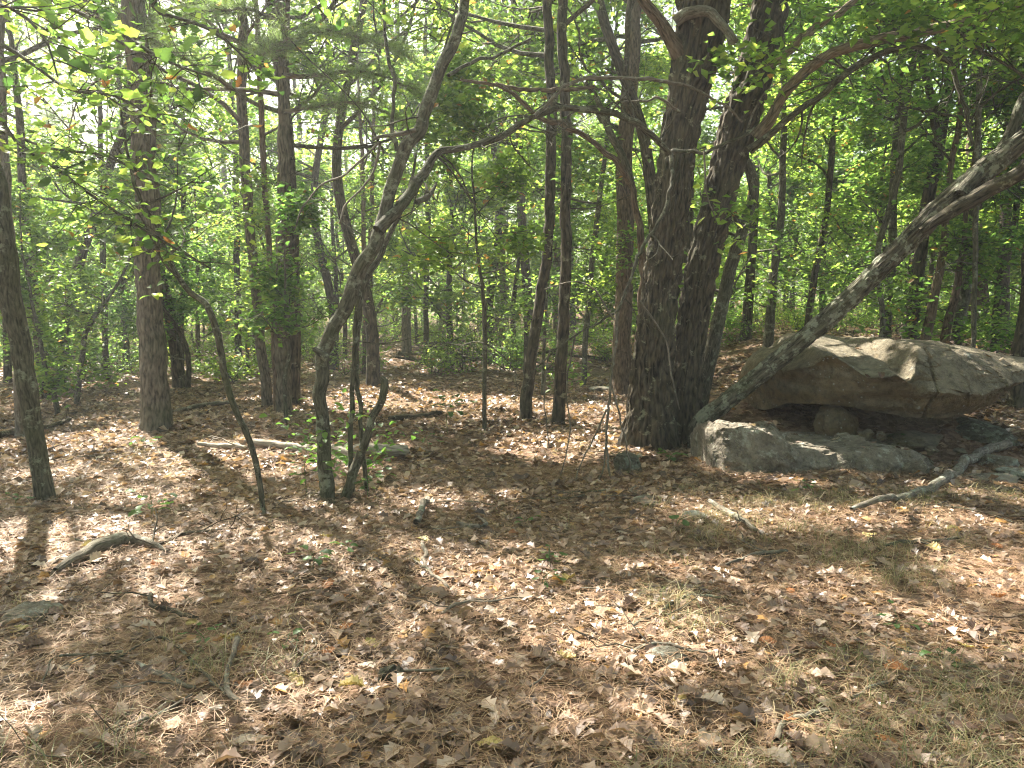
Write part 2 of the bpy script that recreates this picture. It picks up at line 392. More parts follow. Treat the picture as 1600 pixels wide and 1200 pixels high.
def rock_mat(name, c0, c1, lichen, lo, amount, warm=None):
    m, nt, out = mat_new(name)
    g = N(nt, 'ShaderNodeNewGeometry')
    n1 = N(nt, 'ShaderNodeTexNoise', i_Scale=3.0, i_Detail=9.0, i_Roughness=0.7); nt.links.new(g.outputs['Position'], n1.inputs['Vector'])
    c = ramp(nt, [(0.32, c0), (0.68, c1)], n1.outputs[0])
    cc = c.outputs[0]
    if warm:
        n5 = N(nt, 'ShaderNodeTexNoise', i_Scale=1.6, i_Detail=5.0, i_Roughness=0.6)
        mp = N(nt, 'ShaderNodeMapping'); mp.inputs['Scale'].default_value = (0.6, 1, 3.5); nt.links.new(g.outputs['Position'], mp.inputs[0]); nt.links.new(mp.outputs[0], n5.inputs['Vector'])
        wr = ramp(nt, [(0.36, 0.0), (0.60, 0.9)], n5.outputs[0])
        sn = N(nt, 'ShaderNodeSeparateXYZ'); nt.links.new(g.outputs['True Normal'], sn.inputs[0])
        wz = ramp(nt, [(0.1, 1.0), (0.6, 0.1)], sn.outputs[2]); wm = N(nt, 'ShaderNodeMath', operation='MULTIPLY'); nt.links.new(wr.outputs[0], wm.inputs[0]); nt.links.new(wz.outputs[0], wm.inputs[1])
        cc = mixc(nt, wm.outputs[0], cc, warm)
    n2 = N(nt, 'ShaderNodeTexNoise', i_Scale=lo, i_Detail=8.0, i_Roughness=0.72); nt.links.new(g.outputs['Position'], n2.inputs['Vector'])
    lr = ramp(nt, [(amount, 0.0), (amount + 0.05, 0.9)], n2.outputs[0])
    cc = mixc(nt, lr.outputs[0], cc, lichen)
    vo = N(nt, 'ShaderNodeTexVoronoi', i_Scale=14.0, i_Randomness=1.0); nt.links.new(g.outputs['Position'], vo.inputs['Vector'])
    vr = ramp(nt, [(0.10, 0.8), (0.16, 0.0)], vo.outputs['Distance'])
    n6 = N(nt, 'ShaderNodeTexNoise', i_Scale=1.3); nt.links.new(g.outputs['Position'], n6.inputs['Vector'])
    v6 = ramp(nt, [(0.5, 0.0), (0.6, 1.0)], n6.outputs[0])
    ml = N(nt, 'ShaderNodeMath', operation='MULTIPLY'); nt.links.new(vr.outputs[0], ml.inputs[0]); nt.links.new(v6.outputs[0], ml.inputs[1])
    cc = mixc(nt, ml.outputs[0], cc, (0.5, 0.5, 0.46))
    n7 = N(nt, 'ShaderNodeTexNoise', i_Scale=11.0, i_Detail=8.0, i_Roughness=0.8); nt.links.new(g.outputs['Position'], n7.inputs['Vector'])
    m7 = ramp(nt, [(0.36, 0.55), (0.5, 1.0), (0.64, 1.3)], n7.outputs[0]); cc = mixc(nt, 1.0, cc, m7.outputs[0], 'MULTIPLY')
    n3 = N(nt, 'ShaderNodeTexNoise', i_Scale=22.0, i_Detail=9.0, i_Roughness=0.75); nt.links.new(g.outputs['Position'], n3.inputs['Vector'])
    b = N(nt, 'ShaderNodeBump', i_Strength=1.0, i_Distance=0.07); nt.links.new(n3.outputs[0], b.inputs['Height'])
    p = N(nt, 'ShaderNodeBsdfPrincipled', i_Roughness=0.9); p.inputs['Specular IOR Level'].default_value = 0.2
    nt.links.new(cc, p.inputs['Base Color']); nt.links.new(b.outputs[0], p.inputs['Normal']); nt.links.new(p.outputs[0], out.inputs[0])
    return m
M['cap_rock'] = rock_mat('cap_rock', (0.13, 0.112, 0.076), (0.34, 0.295, 0.21), (0.46, 0.45, 0.38), 4.5, 0.63, warm=(0.20, 0.138, 0.070))
M['ledge_rock'] = rock_mat('ledge_rock', (0.15, 0.125, 0.09), (0.38, 0.335, 0.26), (0.44, 0.42, 0.34), 7, 0.55)
M['stone'] = rock_mat('stone', (0.14, 0.12, 0.085), (0.32, 0.29, 0.22), (0.36, 0.38, 0.32), 6.0, 0.52)
M['moss_stone'] = rock_mat('moss_stone', (0.08, 0.075, 0.05), (0.18, 0.17, 0.125), (0.25, 0.27, 0.20), 9.0, 0.52)

# ------------------------------------------------------------------ leaf shapes (length 1 along +Y)
def leaf_shape(n, lobes, curl=0.25, bend=0.2, wid=0.30, seed=0, fold=0.15, amp=0.45):
    rs = np.random.default_rng(seed)
    t = np.linspace(0, 1, n)
    w = wid * np.sin(np.pi * np.clip(t * 0.93 + 0.05, 0, 1)) ** 0.7
    if lobes:
        ph = np.arange(n) * (math.pi if n < 12 else math.pi / 2) + (0 if n < 12 else .6)
        w = w * (1 - amp * (0.5 - 0.5 * np.cos(ph))) * (1 + 0.10 * rs.standard_normal(n))
    w[0] = 0.015; w[-1] = 0.02
    V, T = [], []
    for i, ti in enumerate(t):
        zc = bend * math.sin(ti * math.pi) * (1 if seed % 2 else -1) + (0.02 * rs.standard_normal() if lobes else 0)
        y = ti - (0.08 if lobes and i % 2 == 0 else 0) * 0
        k = curl * (1 + 0.12 * rs.standard_normal()) if lobes else curl
        V += [(-w[i], y + (0.06 if lobes and i % 2 == 0 else 0) * (0 < i < n - 1), zc + k * w[i] + fold * w[i]), (0, y, zc), (w[i], y + (0.06 if lobes and i % 2 == 0 else 0) * (0 < i < n - 1), zc + curl * w[i] * (1 + (0.15 * rs.standard_normal() if lobes else 0)) + fold * w[i])]
    for i in range(n - 1):
        a = 3 * i
        T += [(a, a + 1, a + 4), (a, a + 4, a + 3), (a + 1, a + 2, a + 5), (a + 1, a + 5, a + 4)]
    return np.array(V), np.array(T)

L_LO = (np.array([(0, 0, 0), (-0.33, 0.5, 0.10), (0, 1, -0.05), (0.33, 0.45, 0.10)]), np.array([(0, 2, 1), (0, 3, 2)]))
L_MID = leaf_shape(5, False, 0.1, 0.12, 0.27, 1)
L_OAK = [leaf_shape(9, True, 0.12, 0.10, 0.36, s) for s in (1, 2, 3)]
L_OAKLO = leaf_shape(7, True, .12, .1, .34, 4, amp=.35)
L_DRY = [leaf_shape(7, True, c, b, 0.34, s, amp=.38) for s, c, b in ((1, 0.3, 0.10), (2, -0.4, 0.14), (3, 0.6, 0.08), (4, 0.15, 0.18), (5, -0.6, 0.08), (6, 0.4, 0.2))]
L_DRYLO = [(np.array([(0, 0, 0), (-0.36, 0.35, h1), (-0.22, 0.8, h2), (0, 1, 0.05), (0.34, 0.62, h3), (0.2, 0.25, 0), (0, 0.5, -0.08)]),
            np.array([(6, 0, 5), (6, 5, 4), (6, 4, 3), (6, 3, 2), (6, 2, 1), (6, 1, 0)])) for h1, h2, h3 in ((.2, .05, .12), (.05, .25, .3), (-.1, .1, .2))]
L_DRYHI = [leaf_shape(23, True, c, b, 0.34, s, amp=0.36) for s, c, b in ((11, 0.3, 0.08), (12, -0.45, 0.12), (13, 0.6, 0.08), (14, 0.1, 0.15), (15, -0.3, 0.10), (16, 0.45, 0.16))]

def unit(a): return a / (np.linalg.norm(a, axis=1)[:, None] + 1e-9)

def scatter(g, shape, pos, fwd, nrm, size, rnd):
    """Many copies of a leaf shape, oriented by forward and normal directions."""
    V, T = shape
    if len(pos) == 0: return
    f = unit(fwd); n = unit(nrm - f * np.sum(nrm * f, 1)[:, None]); s = np.cross(f, n)
    W = pos[:, None, :] + size[:, None, None] * (V[None, :, 0, None] * s[:, None] + V[None, :, 1, None] * f[:, None] + V[None, :, 2, None] * n[:, None])
    k = len(pos); nv = len(V)
    TT = (T[None] + (np.arange(k) * nv)[:, None, None]).reshape(-1, 3)
    rest = np.tile(V * 0.12, (k, 1)) + np.repeat(rnd * 31.0, nv)[:, None]
    g.add(W.reshape(-1, 3), TT, None, rest, np.repeat(rnd, nv))

def leaves_at(g, pts, per, spread, size, rs, shape=L_LO, cull=False, droop=0.25, lo=0.0, hi=1.0):
    a = np.asarray(pts)
    if len(a) > 250:
        a = a[(vnoise(a * 1.15, 14) + .5 * vnoise(a * 2.6, 15)) > -.42]; per = int(math.ceil(per * 1.25)); spread = spread * .85
    a = np.repeat(a, per, axis=0)
    if len(a) == 0: return
    pos = a + rs.normal(0, spread, a.shape) * np.array([1, 1, 0.7])
    if cull:
        pos = pos[keep_leaf(pos)]
    k = len(pos)
    if k == 0: return
    ang = rs.uniform(0, 2 * np.pi, k)
    f = np.stack([np.cos(ang), np.sin(ang), rs.normal(-droop, 0.3, k)], 1)
    n = np.stack([rs.normal(0, 0.5, k), rs.normal(0, 0.5, k), np.ones(k)], 1)
    sz = size * rs.uniform(0.6, 1.25, k)
    clump = vnoise(pos * 1.7, 4) * 0.25
    rnd = np.clip(lo + (hi - lo) * rs.uniform(0, 1, k) ** 1.1 + clump * (hi - lo) * 0.6, 0.0, 0.955)
    o = rs.uniform(0, 1, k) < 0.018
    rnd[o & (hi > 0.9)] = 0.985
    scatter(g, shape, pos, f, n, sz, rnd)

def dirn(az, el): return np.array([math.cos(az) * math.cos(el), math.sin(az) * math.cos(el), math.sin(el)])

def grow(g, tips, p, d, L, r, lvl, mx, rs, kids=(6, 5), up=0.12, wob=0.22):
    if lvl > 1 and in_gap(p + d * L * .6): return
    n = 5 if lvl < mx else 4
    pts = [p]; dd = d.copy()
    for i in range(n - 1):
        dd = dd + rs.normal(0, wob, 3) + np.array([0, 0, up]); dd /= np.linalg.norm(dd)
        pts.append(pts[-1] + dd * L / (n - 1))
    pts = np.array(pts)
    tube(g, pts, np.linspace(r, max(r * 0.35, 0.002), n), seg=5 if lvl == 1 else 3, n=n + (2 if lvl == 1 else 0), rnd=rs.uniform(), tip=False)
    if lvl >= mx:
        tips.extend(pts[1:])
        return
    k = kids[min(lvl - 1, len(kids) - 1)]
    for j in range(k):
        t = 0.25 + 0.75 * (j + rs.uniform(0.2, 0.8)) / k
        q = pts[0] + 0; i = min(int(t * (n - 1)), n - 2); ft = t * (n - 1) - i
        q = pts[i] * (1 - ft) + pts[i + 1] * ft
        ax = rs.normal(0, 1, 3); base = pts[i + 1] - pts[i]; base = base / np.linalg.norm(base)
        ax -= base * ax.dot(base); ax /= np.linalg.norm(ax)
        a = rs.uniform(0.5, 1.15)
        nd = base * math.cos(a) + ax * math.sin(a); nd[2] *= 0.75
        nd /= np.linalg.norm(nd)
        grow(g, tips, q, nd, L * rs.uniform(0.35, 0.6), r * 0.5, lvl + 1, mx, rs, kids, up * 0.6, wob)

def crown_on(axis, axis_r, z0frac, R, nl, rs, wood, tips, kids=(6, 5), up=0.14, el=(0.1, 0.9), mx=3):
    """Limbs leaving a trunk axis (k x 3 points) above z0frac of its length."""
    axis = np.asarray(axis); n = len(axis)
    for j in range(nl):
        t = z0frac + (1 - z0frac) * (j + rs.uniform(0, 1)) / nl
        i = min(int(t * (n - 1)), n - 2); ft = t * (n - 1) - i
        p = axis[i] * (1 - ft) + axis[i + 1] * ft
        rr = axis_r[i] * (1 - ft) + axis_r[i + 1] * ft
        rel = (t - z0frac) / (1 - z0frac)
        L = R * (1.0 - 0.45 * rel) * rs.uniform(0.7, 1.15)
        grow(wood, tips, p, dirn(rs.uniform(0, 2 * math.pi), el[0] + (el[1] - el[0]) * rel + rs.normal(0, 0.15)), L, min(rr * 0.55, 0.012 * L + 0.006), 1, mx, rs, kids, up)

# ------------------------------------------------------------------ ground
def axis_steps(a, b, fine, lo, hi, grow_=1.12):
    v = list(np.arange(lo, hi + 1e-6, fine)); s = fine
    while v[-1] < b: s *= grow_; v.append(v[-1] + s)
    s = fine
    while v[0] > a: s *= grow_; v.insert(0, v[0] - s)
    return np.array(v)
gx = axis_steps(-105, 105, 0.095, -6, 7); gy = axis_steps(-12, 110, 0.095, 1.0, 12)
X, Y = np.meshgrid(gx, gy, indexing='xy')
Z = gz(X.ravel(), Y.ravel()) + 0.012 * fbm(np.stack([X.ravel() * 6, Y.ravel() * 6, X.ravel() * 0], 1), 3, 2)
nx, ny = len(gx), len(gy)
i = np.arange(ny - 1)[:, None] * nx + np.arange(nx - 1)[None, :]
g = Geo(); g.add(np.stack([X.ravel(), Y.ravel(), Z], 1), None, np.stack([i, i + 1, i + nx + 1, i + nx], -1).reshape(-1, 4))
tag(g.build('ground', M['ground']), 'forest floor of brown earth under leaves and pine needles', 'ground', kind='structure')

# thin summer haze between the trees
hm_ = bpy.data.materials.new('haze_air'); hm_.use_nodes = True; hn = hm_.node_tree; hn.nodes.clear()
ho = hn.nodes.new('ShaderNodeOutputMaterial'); hv = hn.nodes.new('ShaderNodeVolumePrincipled')
hv.inputs['Color'].default_value = (0.93, 0.97, 1.0, 1); hv.inputs['Density'].default_value = 0.0026; hv.inputs['Anisotropy'].default_value = 0.5
hn.links.new(hv.outputs[0], ho.inputs['Volume'])
hx0, hx1, hy0, hy1, hz0, hz1 = -130, 130, -30, 150, -3.0, 27.0
g = Geo(); g.add([(x, y, z) for z in (hz0, hz1) for y in (hy0, hy1) for x in (hx0, hx1)], None, [(0, 2, 3, 1), (4, 5, 7, 6), (0, 1, 5, 4), (2, 6, 7, 3), (0, 4, 6, 2), (1, 3, 7, 5)])
tag(g.build('haze', hm_, None, (0, 0, 0), smooth=False), 'thin bright summer haze filling the air between the trees', 'haze', kind='stuff')

# ------------------------------------------------------------------ the trees that can be told apart
def px_line(pts, D0, D1, ground=True):
    """(px, py, width px) points to world points and radii, going from depth D0 to D1."""
    out, rr = [], []
    ys = [p[1] for p in pts]; n = len(pts)
    for k, q in enumerate(pts):
        D = q[3] if len(q) > 3 else D0 + (D1 - D0) * k / max(1, n - 1)
        out.append(P(q[0], q[1], D)); rr.append(q[2] / 2 * D / FPX)
    return out, rr

def sink(pts, rr, d=0.12):
    """Start a trunk a little below the ground under its first point."""
    p = pts[0]; z = gz1(p.x, p.y)
    first = Vector((p.x, p.y, min(p.z, z) - d))
    return [first] + list(pts), [rr[0] * 1.08] + list(rr)

def extend(pts, rr, top, wob, rs, n=3):
    """Carry a trunk on above the picture to the height it has."""
    p = pts[-1]; d = (pts[-1] - pts[-2]).normalized(); z0 = p.z
    out, r2 = list(pts), list(rr)
    if z0 >= top: return out, r2
    for k in range(1, n + 1):
        f = k / n
        d = (d * 0.6 + Vector((rs.normal(0, wob), rs.normal(0, wob), 1)) * 0.4).normalized()
        step = (top - z0) / n
        out.append(out[-1] + d * (step / max(d.z, 0.4)))
        r2.append(rr[-1] * (1 - 0.8 * f))
    return out, r2

def arr(pts): return np.array([tuple(p) for p in pts])

def forest_tree(name, label, mat, line, D=None, Dtop=None, top=9.0, R=2.0, nl=10, zc=0.55, per=5, seed=1, leafsize=0.085, seg=10, group=None, foliage='leaf', kids=(5, 5),
                flare=0.35, bark=0.0, low=0, cull=True, wob=0.2, shape=L_LO, spread=0.13, stubs=0, leaf=True):
    rs = np.random.default_rng(seed)
    if D is None:
        b = G(line[0][0], line[0][1]); D = b.y
    if Dtop is None: Dtop = D
    pts, rr = px_line(line, D, Dtop); rr = [q * .9 for q in rr]
    pts, rr = sink(pts, rr)
    pts, rr = extend(pts, rr, top, wob, rs)
    base = (pts[0].x, pts[0].y, gz1(pts[0].x, pts[0].y))
    root = empty(name, base, label, 'tree', group)
    g = Geo()
    n = (6 if seg < 16 else 14) * (len(pts) - 1)
    if bark: n = int(sum((pts[k + 1] - pts[k]).length for k in range(len(pts) - 1)) / 0.04)
    ctr, t, r = tube(g, pts, rr, seg=seg, n=n, flare=flare, bark=bark, lump=0.10, seed=seed, kink=.35)
    g.build('trunk', M[mat], root, base)
    wood = Geo(); tips = []
    if stubs:
        for k in range(stubs):
            q = int(rs.uniform(0.1, 0.6) * n); L = rs.uniform(0.25, 1.1)
            d = dirn(rs.uniform(0, 6.28), rs.normal(0.1, 0.3))
            grow(wood, [], ctr[q], d, L, min(0.012, r[q] * 0.4), 2, 3, rs, (3, 3), 0.0, 0.3)
    if leaf:
        crown_on(ctr, r, zc, R, nl, rs, wood, tips, kids)
    lowt = []
    if low: crown_on(ctr[: int(n * zc) + 2], r, 0.22, R * 0.45, low, rs, wood, lowt, (3, 3), 0.0, (-0.1, 0.5))
    if wood.n: tag(wood.build('branches', M['grey_bark' if mat != 'pine_bark' else 'pine_bark'], root, base), kind='stuff')
    lg = Geo()
    if foliage == 'needle':
        tufts(lg, tips, rs)
    else:
        if tips: leaves_at(lg, tips, per, spread, leafsize, rs, shape=shape, cull=cull)
        if lowt: leaves_at(lg, lowt, max(2, per - 2), spread, leafsize, rs, shape=shape, cull=False)
    if lg.n: tag(lg.build('crown', M[foliage], root, base, smooth=False), kind='stuff')
    return root

NEEDLE = None
def tufts(g, tips, rs, per=36, ln=0.13, cull=True):
    a = np.asarray(tips)
    if cull and len(a): a = a[keep_leaf(a)]
    a = np.repeat(a, per, axis=0)
    if len(a) == 0: return
    k = len(a)
    d = unit(rs.normal(0, 1, (k, 3)) + np.array([0, 0, 0.35])); L = ln * rs.uniform(0.7, 1.2, k)
    s = unit(np.cross(d, rs.normal(0, 1, (k, 3)))) * 0.0022
    a = a + rs.normal(0, 0.025, a.shape)
    V = np.stack([a - s, a + s, a + d * L[:, None]], 1).reshape(-1, 3)
    g.add(V, np.arange(3 * k).reshape(-1, 3), None, V, np.repeat(rs.uniform(0, 1, k), 3))

# big oak with several stems from one stool
rs = np.random.default_rng(3)
ob = G(1035, 700); ob = (ob.x, ob.y, ob.z)
oak = empty('oak_tree', ob, 'massive dark furrowed oak with several stems beside the balanced boulder, one leaning right', 'tree')
def oak_stem(name, line, D0, D1, top, flare, seg, bark, seed, wob=0.15, label=None, mat='oak_bark'):
    pts, rr = px_line(line, D0, D1); rr = [q * (.82 if seed == 4 else .86) for q in rr]; pts, rr = sink(pts, rr, 0.15)
    if top: pts, rr = extend(pts, rr, top, wob, rs)
    g = Geo(); L = sum((pts[k + 1] - pts[k]).length for k in range(len(pts) - 1))
    c = tube(g, pts, rr, seg=seg, n=int(L / (0.022 if bark > 0.008 else 0.05)), flare=flare, bark=bark, lump=0.07, seed=seed, bscale=0.032)
    o = g.build(name, M[mat], oak, ob)
    if label: o['label'] = label
    return c
cA = oak_stem('trunk', [(1012, 705, 92), (1016, 640, 76), (1020, 560, 68), (1032, 450, 62), (1047, 330, 60), (1062, 220, 62), (1083, 110, 72), (1098, 20, 88), (1105, -60, 92)], 8.1, 7.9, 7.6, 0.40, 170, 0.024, 1, label='thickest stem with deep black bark furrows')
cB = oak_stem('stem', [(1066, 690, 66), (1072, 600, 58), (1083, 500, 54), (1102, 400, 56), (1126, 300, 58), (1152, 200, 62), (1182, 100, 62), (1206, 0, 58), (1226, -80, 54)], 8.35, 8.2, 7.8, 0.25, 120, 0.022, 2, label='second stem leaning right behind the trunk')
cC = oak_stem('stem', [(1085, 668, 30), (1103, 590, 26), (1123, 500, 24), (1141, 420, 22), (1160, 360, 20), (1178, 300, 19), (1170, 262, 17), (1150, 225, 14)], 8.6, 8.5, None, 0.1, 20, 0.004, 3, mat='grey_bark', label='thin grey stem curving up behind the others')
cD = oak_stem('leaning_stem', [(1092, 664, 31.9), (1130, 632, 31.9), (1200, 575, 33.6), (1290, 500, 35.3), (1380, 415, 37.0), (1470, 325, 42.0), (1545, 262, 42.0), (1620, 200, 33.6), (1710, 120, 30.2)], 8.0, 6.9, None, 0.3, 100, 0.010, 4, mat='lean_bark', label='long lichened stem leaning low over the boulder')
def oak_limb(name, line, D0, D1, seed, seg=10, mat='red_bark', bark=0.0, step=0.03, lump=0.12, parent=None, origin=None):
    pts, rr = px_line(line, D0, D1); rr = [q * .82 for q in rr]; g = Geo(); L = sum((pts[k + 1] - pts[k]).length for k in range(len(pts) - 1))
    c = tube(g, pts, rr, seg=seg, n=max(6, int(L / step)), lump=lump, seed=seed, bark=bark, kink=1.1 if rr[0] < .09 else .4)
    g.build(name, M[mat], parent or oak, origin or ob)
    return c
oak_limb('limb', [(1440, 362, 16), (1505, 318, 28), (1560, 285, 28), (1640, 235, 26), (1720, 190, 22)], 7.15, 6.7, 5, 14, 'oak_bark')
oak_limb('limb', [(1500, 305, 26), (1540, 265, 24), (1585, 205, 22), (1600, 160, 18), (1640, 90, 14)], 7.1, 7.3, 6, 14, 'grey_bark')
c1 = oak_limb('limb', [(1180, 215, 24), (1215, 155, 20), (1262, 105, 20), (1300, 85, 19), (1345, 70, 20), (1440, 55, 19), (1520, 30, 18), (1610, 2, 17), (1720, -40, 14)], 8.1, 7.0, 7, 14, 'sunlit_tan_bark')
c2 = oak_limb('limb', [(1195, 105, 18), (1250, 65, 16), (1290, 35, 14), (1330, 5, 12), (1370, -40, 9)], 8.1, 7.8, 8, 12, 'sunlit_tan_bark')
oak_limb('limb', [(1062, 85, 34), (1048, 60, 26), (1030, 30, 22), (1008, 0, 20), (985, -50, 18)], 7.9, 7.6, 9, 12)
oak_limb('broken_limb', [(1055, 35, 20), (1070, 20, 22), (1095, 14, 19), (1118, 26, 17), (1133, 45, 16), (1146, 66, 19)], 7.75, 7.45, 10, 12, 'dead_wood')
c3 = oak_limb('limb', [(1170, 235, 18), (1205, 205, 13), (1255, 165, 12), (1300, 130, 12), (1345, 98, 12), (1400, 78, 12), (1445, 72, 10), (1478, 98, 9), (1500, 150, 8), (1520, 225, 6)], 8.0, 7.1, 11, 9, 'grey_bark')
oak_limb('limb', [(1160, 350, 14), (1150, 345, 13), (1146, 330, 9), (1143, 322, 5)], 8.5, 8.3, 12, 8, 'grey_bark')
# hanging dead branch across the front of the trunk
hb = oak_limb('dead_branch', [(1178, 200, 5.8), (1150, 218, 6.5), (1110, 236, 6.5), (1075, 238, 7.2), (1047, 240, 9.4), (1052, 270, 7.2), (1042, 325, 6.5), (1015, 370, 6.5), (997, 395, 6.5), (980, 450, 5.0), (963, 488, 5.0), (925, 508, 4.3), (880, 535, 3.6), (845, 565, 2.9), (815, 610, 2.2)], 7.6, 6.6, 13, 8, 'grey_bark')
oak_limb('dead_branch', [(965, 488, 7), (958, 560, 6), (950, 640, 5), (948, 700, 5), (956, 760, 4), (950, 812, 3)], 6.75, 6.5, 14, 7, 'dead_wood')
oak_limb('dead_branch', [(1062, 175, 5), (1035, 95 + 60, 5), (1000, 97 + 60, 4), (960, 160, 3)], 7.5, 7.2, 15, 5, 'dead_wood')
for k, (pl, D) in enumerate([([(948, 640, 4), (925, 690, 3), (905, 730, 2.5), (888, 800, 2)], 6.6), ([(948, 690, 4), (940, 740, 3), (915, 790, 2.5), (905, 850, 2)], 6.55), ([(900, 520, 4), (885, 600, 3), (890, 680, 2.5), (870, 760, 2)], 6.8),
                             ([(955, 600, 4), (975, 680, 3), (985, 740, 2.5), (978, 800, 2)], 6.6), ([(860, 545, 3), (850, 610, 2.5), (858, 700, 2)], 6.7), ([(1000, 470, 4), (1040, 530, 3.5), (1050, 590, 3), (1062, 640, 2)], 7.4),
                             ([(960, 500, 4), (930, 455, 3.5), (900, 440, 2.5), (850, 452, 2)], 6.7), ([(1170, 195, 4), (1190, 150, 3), (1230, 120, 2)], 7.5), ([(1100, 236, 4), (1105, 300, 3), (1120, 350, 2)], 7.4)]):
    oak_limb('dead_twig', pl, D, D - 0.1, 20 + k, 4, 'dead_wood', step=0.08)
wood = Geo(); tips = []
nA = len(cA[0]); nB = len(cB[0])
crown_on(cA[0], cA[2] * 0.4, 0.72, 3.6, 12, rs, wood, tips, (6, 6))
crown_on(cB[0], cB[2] * 0.4, 0.72, 3.4, 12, rs, wood, tips, (6, 6))
crown_on(cD[0], cD[2] * 0.4, 0.85, 2.2, 3, rs, wood, tips, (5, 5))
crown_on(c1[0], c1[2] * 0.6, 0.5, 1.4, 4, rs, wood, tips, (5, 4))
crown_on(c3[0], c3[2] * 0.6, 0.4, 1.2, 4, rs, wood, tips, (4, 3))
bare = []
crown_on(hb[0], hb[2], 0.35, 0.7, 7, rs, wood, bare, (2, 2), -0.05, (-0.8, 0.4))
crown_on(c3[0], c3[2], .2, .8, 12, rs, wood, bare, (3, 2), 0, (-.9, .8))
crown_on(c1[0], c1[2], .2, .7, 8, rs, wood, bare, (3, 2), 0, (-.9, .8))
crown_on(cC[0], cC[2], 0.4, 1.2, 6, rs, wood, tips, (4, 3))
tag(wood.build('branches', M['grey_bark'], oak, ob), kind='stuff')
lg = Geo(); leaves_at(lg, tips, 6, 0.13, 0.105, rs, cull=True)
tag(lg.build('crown', M['leaf'], oak, ob, smooth=False), kind='stuff')

# curved small multi-stem tree left of centre
rs = np.random.default_rng(8)
cb0 = G(530, 785); cbO = (cb0.x, cb0.y, cb0.z)
CD = cb0.y
clump = empty('small_oak_tree', cbO, 'curving grey lichened small tree with forked stem and thin companion stems, left of centre', 'tree')
def c_stem(name, line, D0, D1, top, seg, seed, mat='grey_bark', flare=0.2, wob=0.15):
    pts, rr = px_line(line, D0, D1); rr = [q * .82 for q in rr]
    if line[0][1] > 740: pts, rr = sink(pts, rr)
    if top: pts, rr = extend(pts, rr, top, wob, rs)
    g = Geo(); L = sum((pts[k + 1] - pts[k]).length for k in range(len(pts) - 1))
    c = tube(g, pts, rr, seg=seg, n=max(8, int(L / 0.04)), flare=flare if line[0][1] > 740 else 0, lump=0.15, seed=seed, bark=0.002, kink=.7)
    g.build(name, M[mat], clump, cbO); return c
k1 = c_stem('trunk', [(514, 784, 30), (505, 720, 27), (500, 650, 25), (503, 590, 25), (512, 545, 27), (532, 500, 27), (556, 430, 28), (582, 380, 26), (602, 310, 24), (628, 245, 24), (656, 190, 24), (690, 110, 22), (714, 45, 20), (732, -10, 18)], CD, CD + .3, 7.0, 20, 1)
c_stem('stump_fork', [(512, 560, 18), (500, 552, 14), (490, 545, 10)], CD, CD - 0.02, None, 8, 2)
k2 = c_stem('limb', [(590, 360, 24), (622, 325, 22), (648, 290, 20), (668, 262, 17), (690, 236, 13), (740, 226, 12), (790, 208, 12), (835, 180, 11), (880, 170, 11), (930, 170, 12), (965, 178, 12), (1000, 190, 13), (1020, 212, 12), (1047, 240, 10)], CD + .1, 7.2, None, 12, 3)
c_stem('limb', [(835, 182, 8), (870, 145, 7), (905, 125, 7), (960, 121, 7), (1030, 126, 7), (1080, 138, 6), (1130, 165, 5), (1160, 190, 4)], 6.5, 7.3, None, 7, 4, 'dead_wood')
c_stem('limb', [(650, 316, 12), (665, 310, 11), (676, 296, 8), (682, 285, 4)], CD + .1, CD + .3, None, 7, 5)
k3 = c_stem('stem', [(552, 780, 12), (548, 700, 10), (552, 620, 10), (556, 520, 10), (566, 460, 12), (580, 425, 12), (602, 385, 11), (622, 345, 9), (638, 300, 7), (650, 240, 5)], CD + .15, CD + .5, None, 9, 6)
c_stem('stem', [(572, 770, 9), (566, 690, 9), (560, 620, 9), (558, 540, 9), (566, 470, 9), (572, 430, 8)], CD + .25, CD + .3, None, 8, 7)
c_stem('broken_stem', [(540, 775, 20), (556, 735, 18), (572, 690, 16), (582, 655, 15), (598, 625, 14), (602, 600, 16), (596, 590, 10)], CD + .05, CD + .1, None, 12, 8)
c_stem('dead_branch', [(650, 203, 9), (625, 210, 8), (597, 212, 7), (585, 217, 5)], CD + .1, CD, None, 7, 9, 'dead_wood')
c_stem('dead_branch', [(592, 222, 5), (560, 255, 5), (535, 275, 4), (500, 290, 4), (470, 330, 3), (460, 360, 2)], CD + .0, CD - .2, None, 5, 10, 'dead_wood')
c_stem('dead_branch', [(594, 225, 5), (582, 270, 5), (560, 300, 4), (540, 320, 4), (530, 350, 3)], CD + .0, CD - .2, None, 5, 11, 'dead_wood')
k4 = c_stem('branch', [(620, 235, 8), (612, 190, 7), (616, 130, 7), (604, 80, 7), (600, 30, 6), (598, -30, 5)], CD + .2, CD + .4, 6.0, 6, 12)
c_stem('branch', [(600, 240, 5), (575, 190, 4), (540, 145, 3), (480, 90, 2.5), (440, 50, 2)], CD + .2, CD + .1, None, 5, 13)
c_stem('branch', [(672, 160, 6), (690, 90, 5), (705, 40, 4), (715, 0, 3)], CD + .3, CD + .4, None, 5, 14)
c_stem('branch', [(700, 118, 8), (735, 98, 7), (780, 85, 6), (830, 60, 5)], CD + .3, CD + .8, None, 6, 15)
wood = Geo(); tips = []
crown_on(k1[0], k1[2] * 0.5, 0.66, 2.5, 14, rs, wood, tips, (5, 5))
crown_on(k4[0], k4[2] * 0.6, 0.3, 1.3, 7, rs, wood, tips, (4, 4))
low = []
crown_on(k2[0], k2[2] * 0.6, 0.25, 1.1, 7, rs, wood, low, (3, 3), 0.0, (-0.6, 0.8))
bare = []
crown_on(k2[0], k2[2] * 0.6, .15, .7, 18, rs, wood, bare, (3, 3), 0, (-.9, .9))
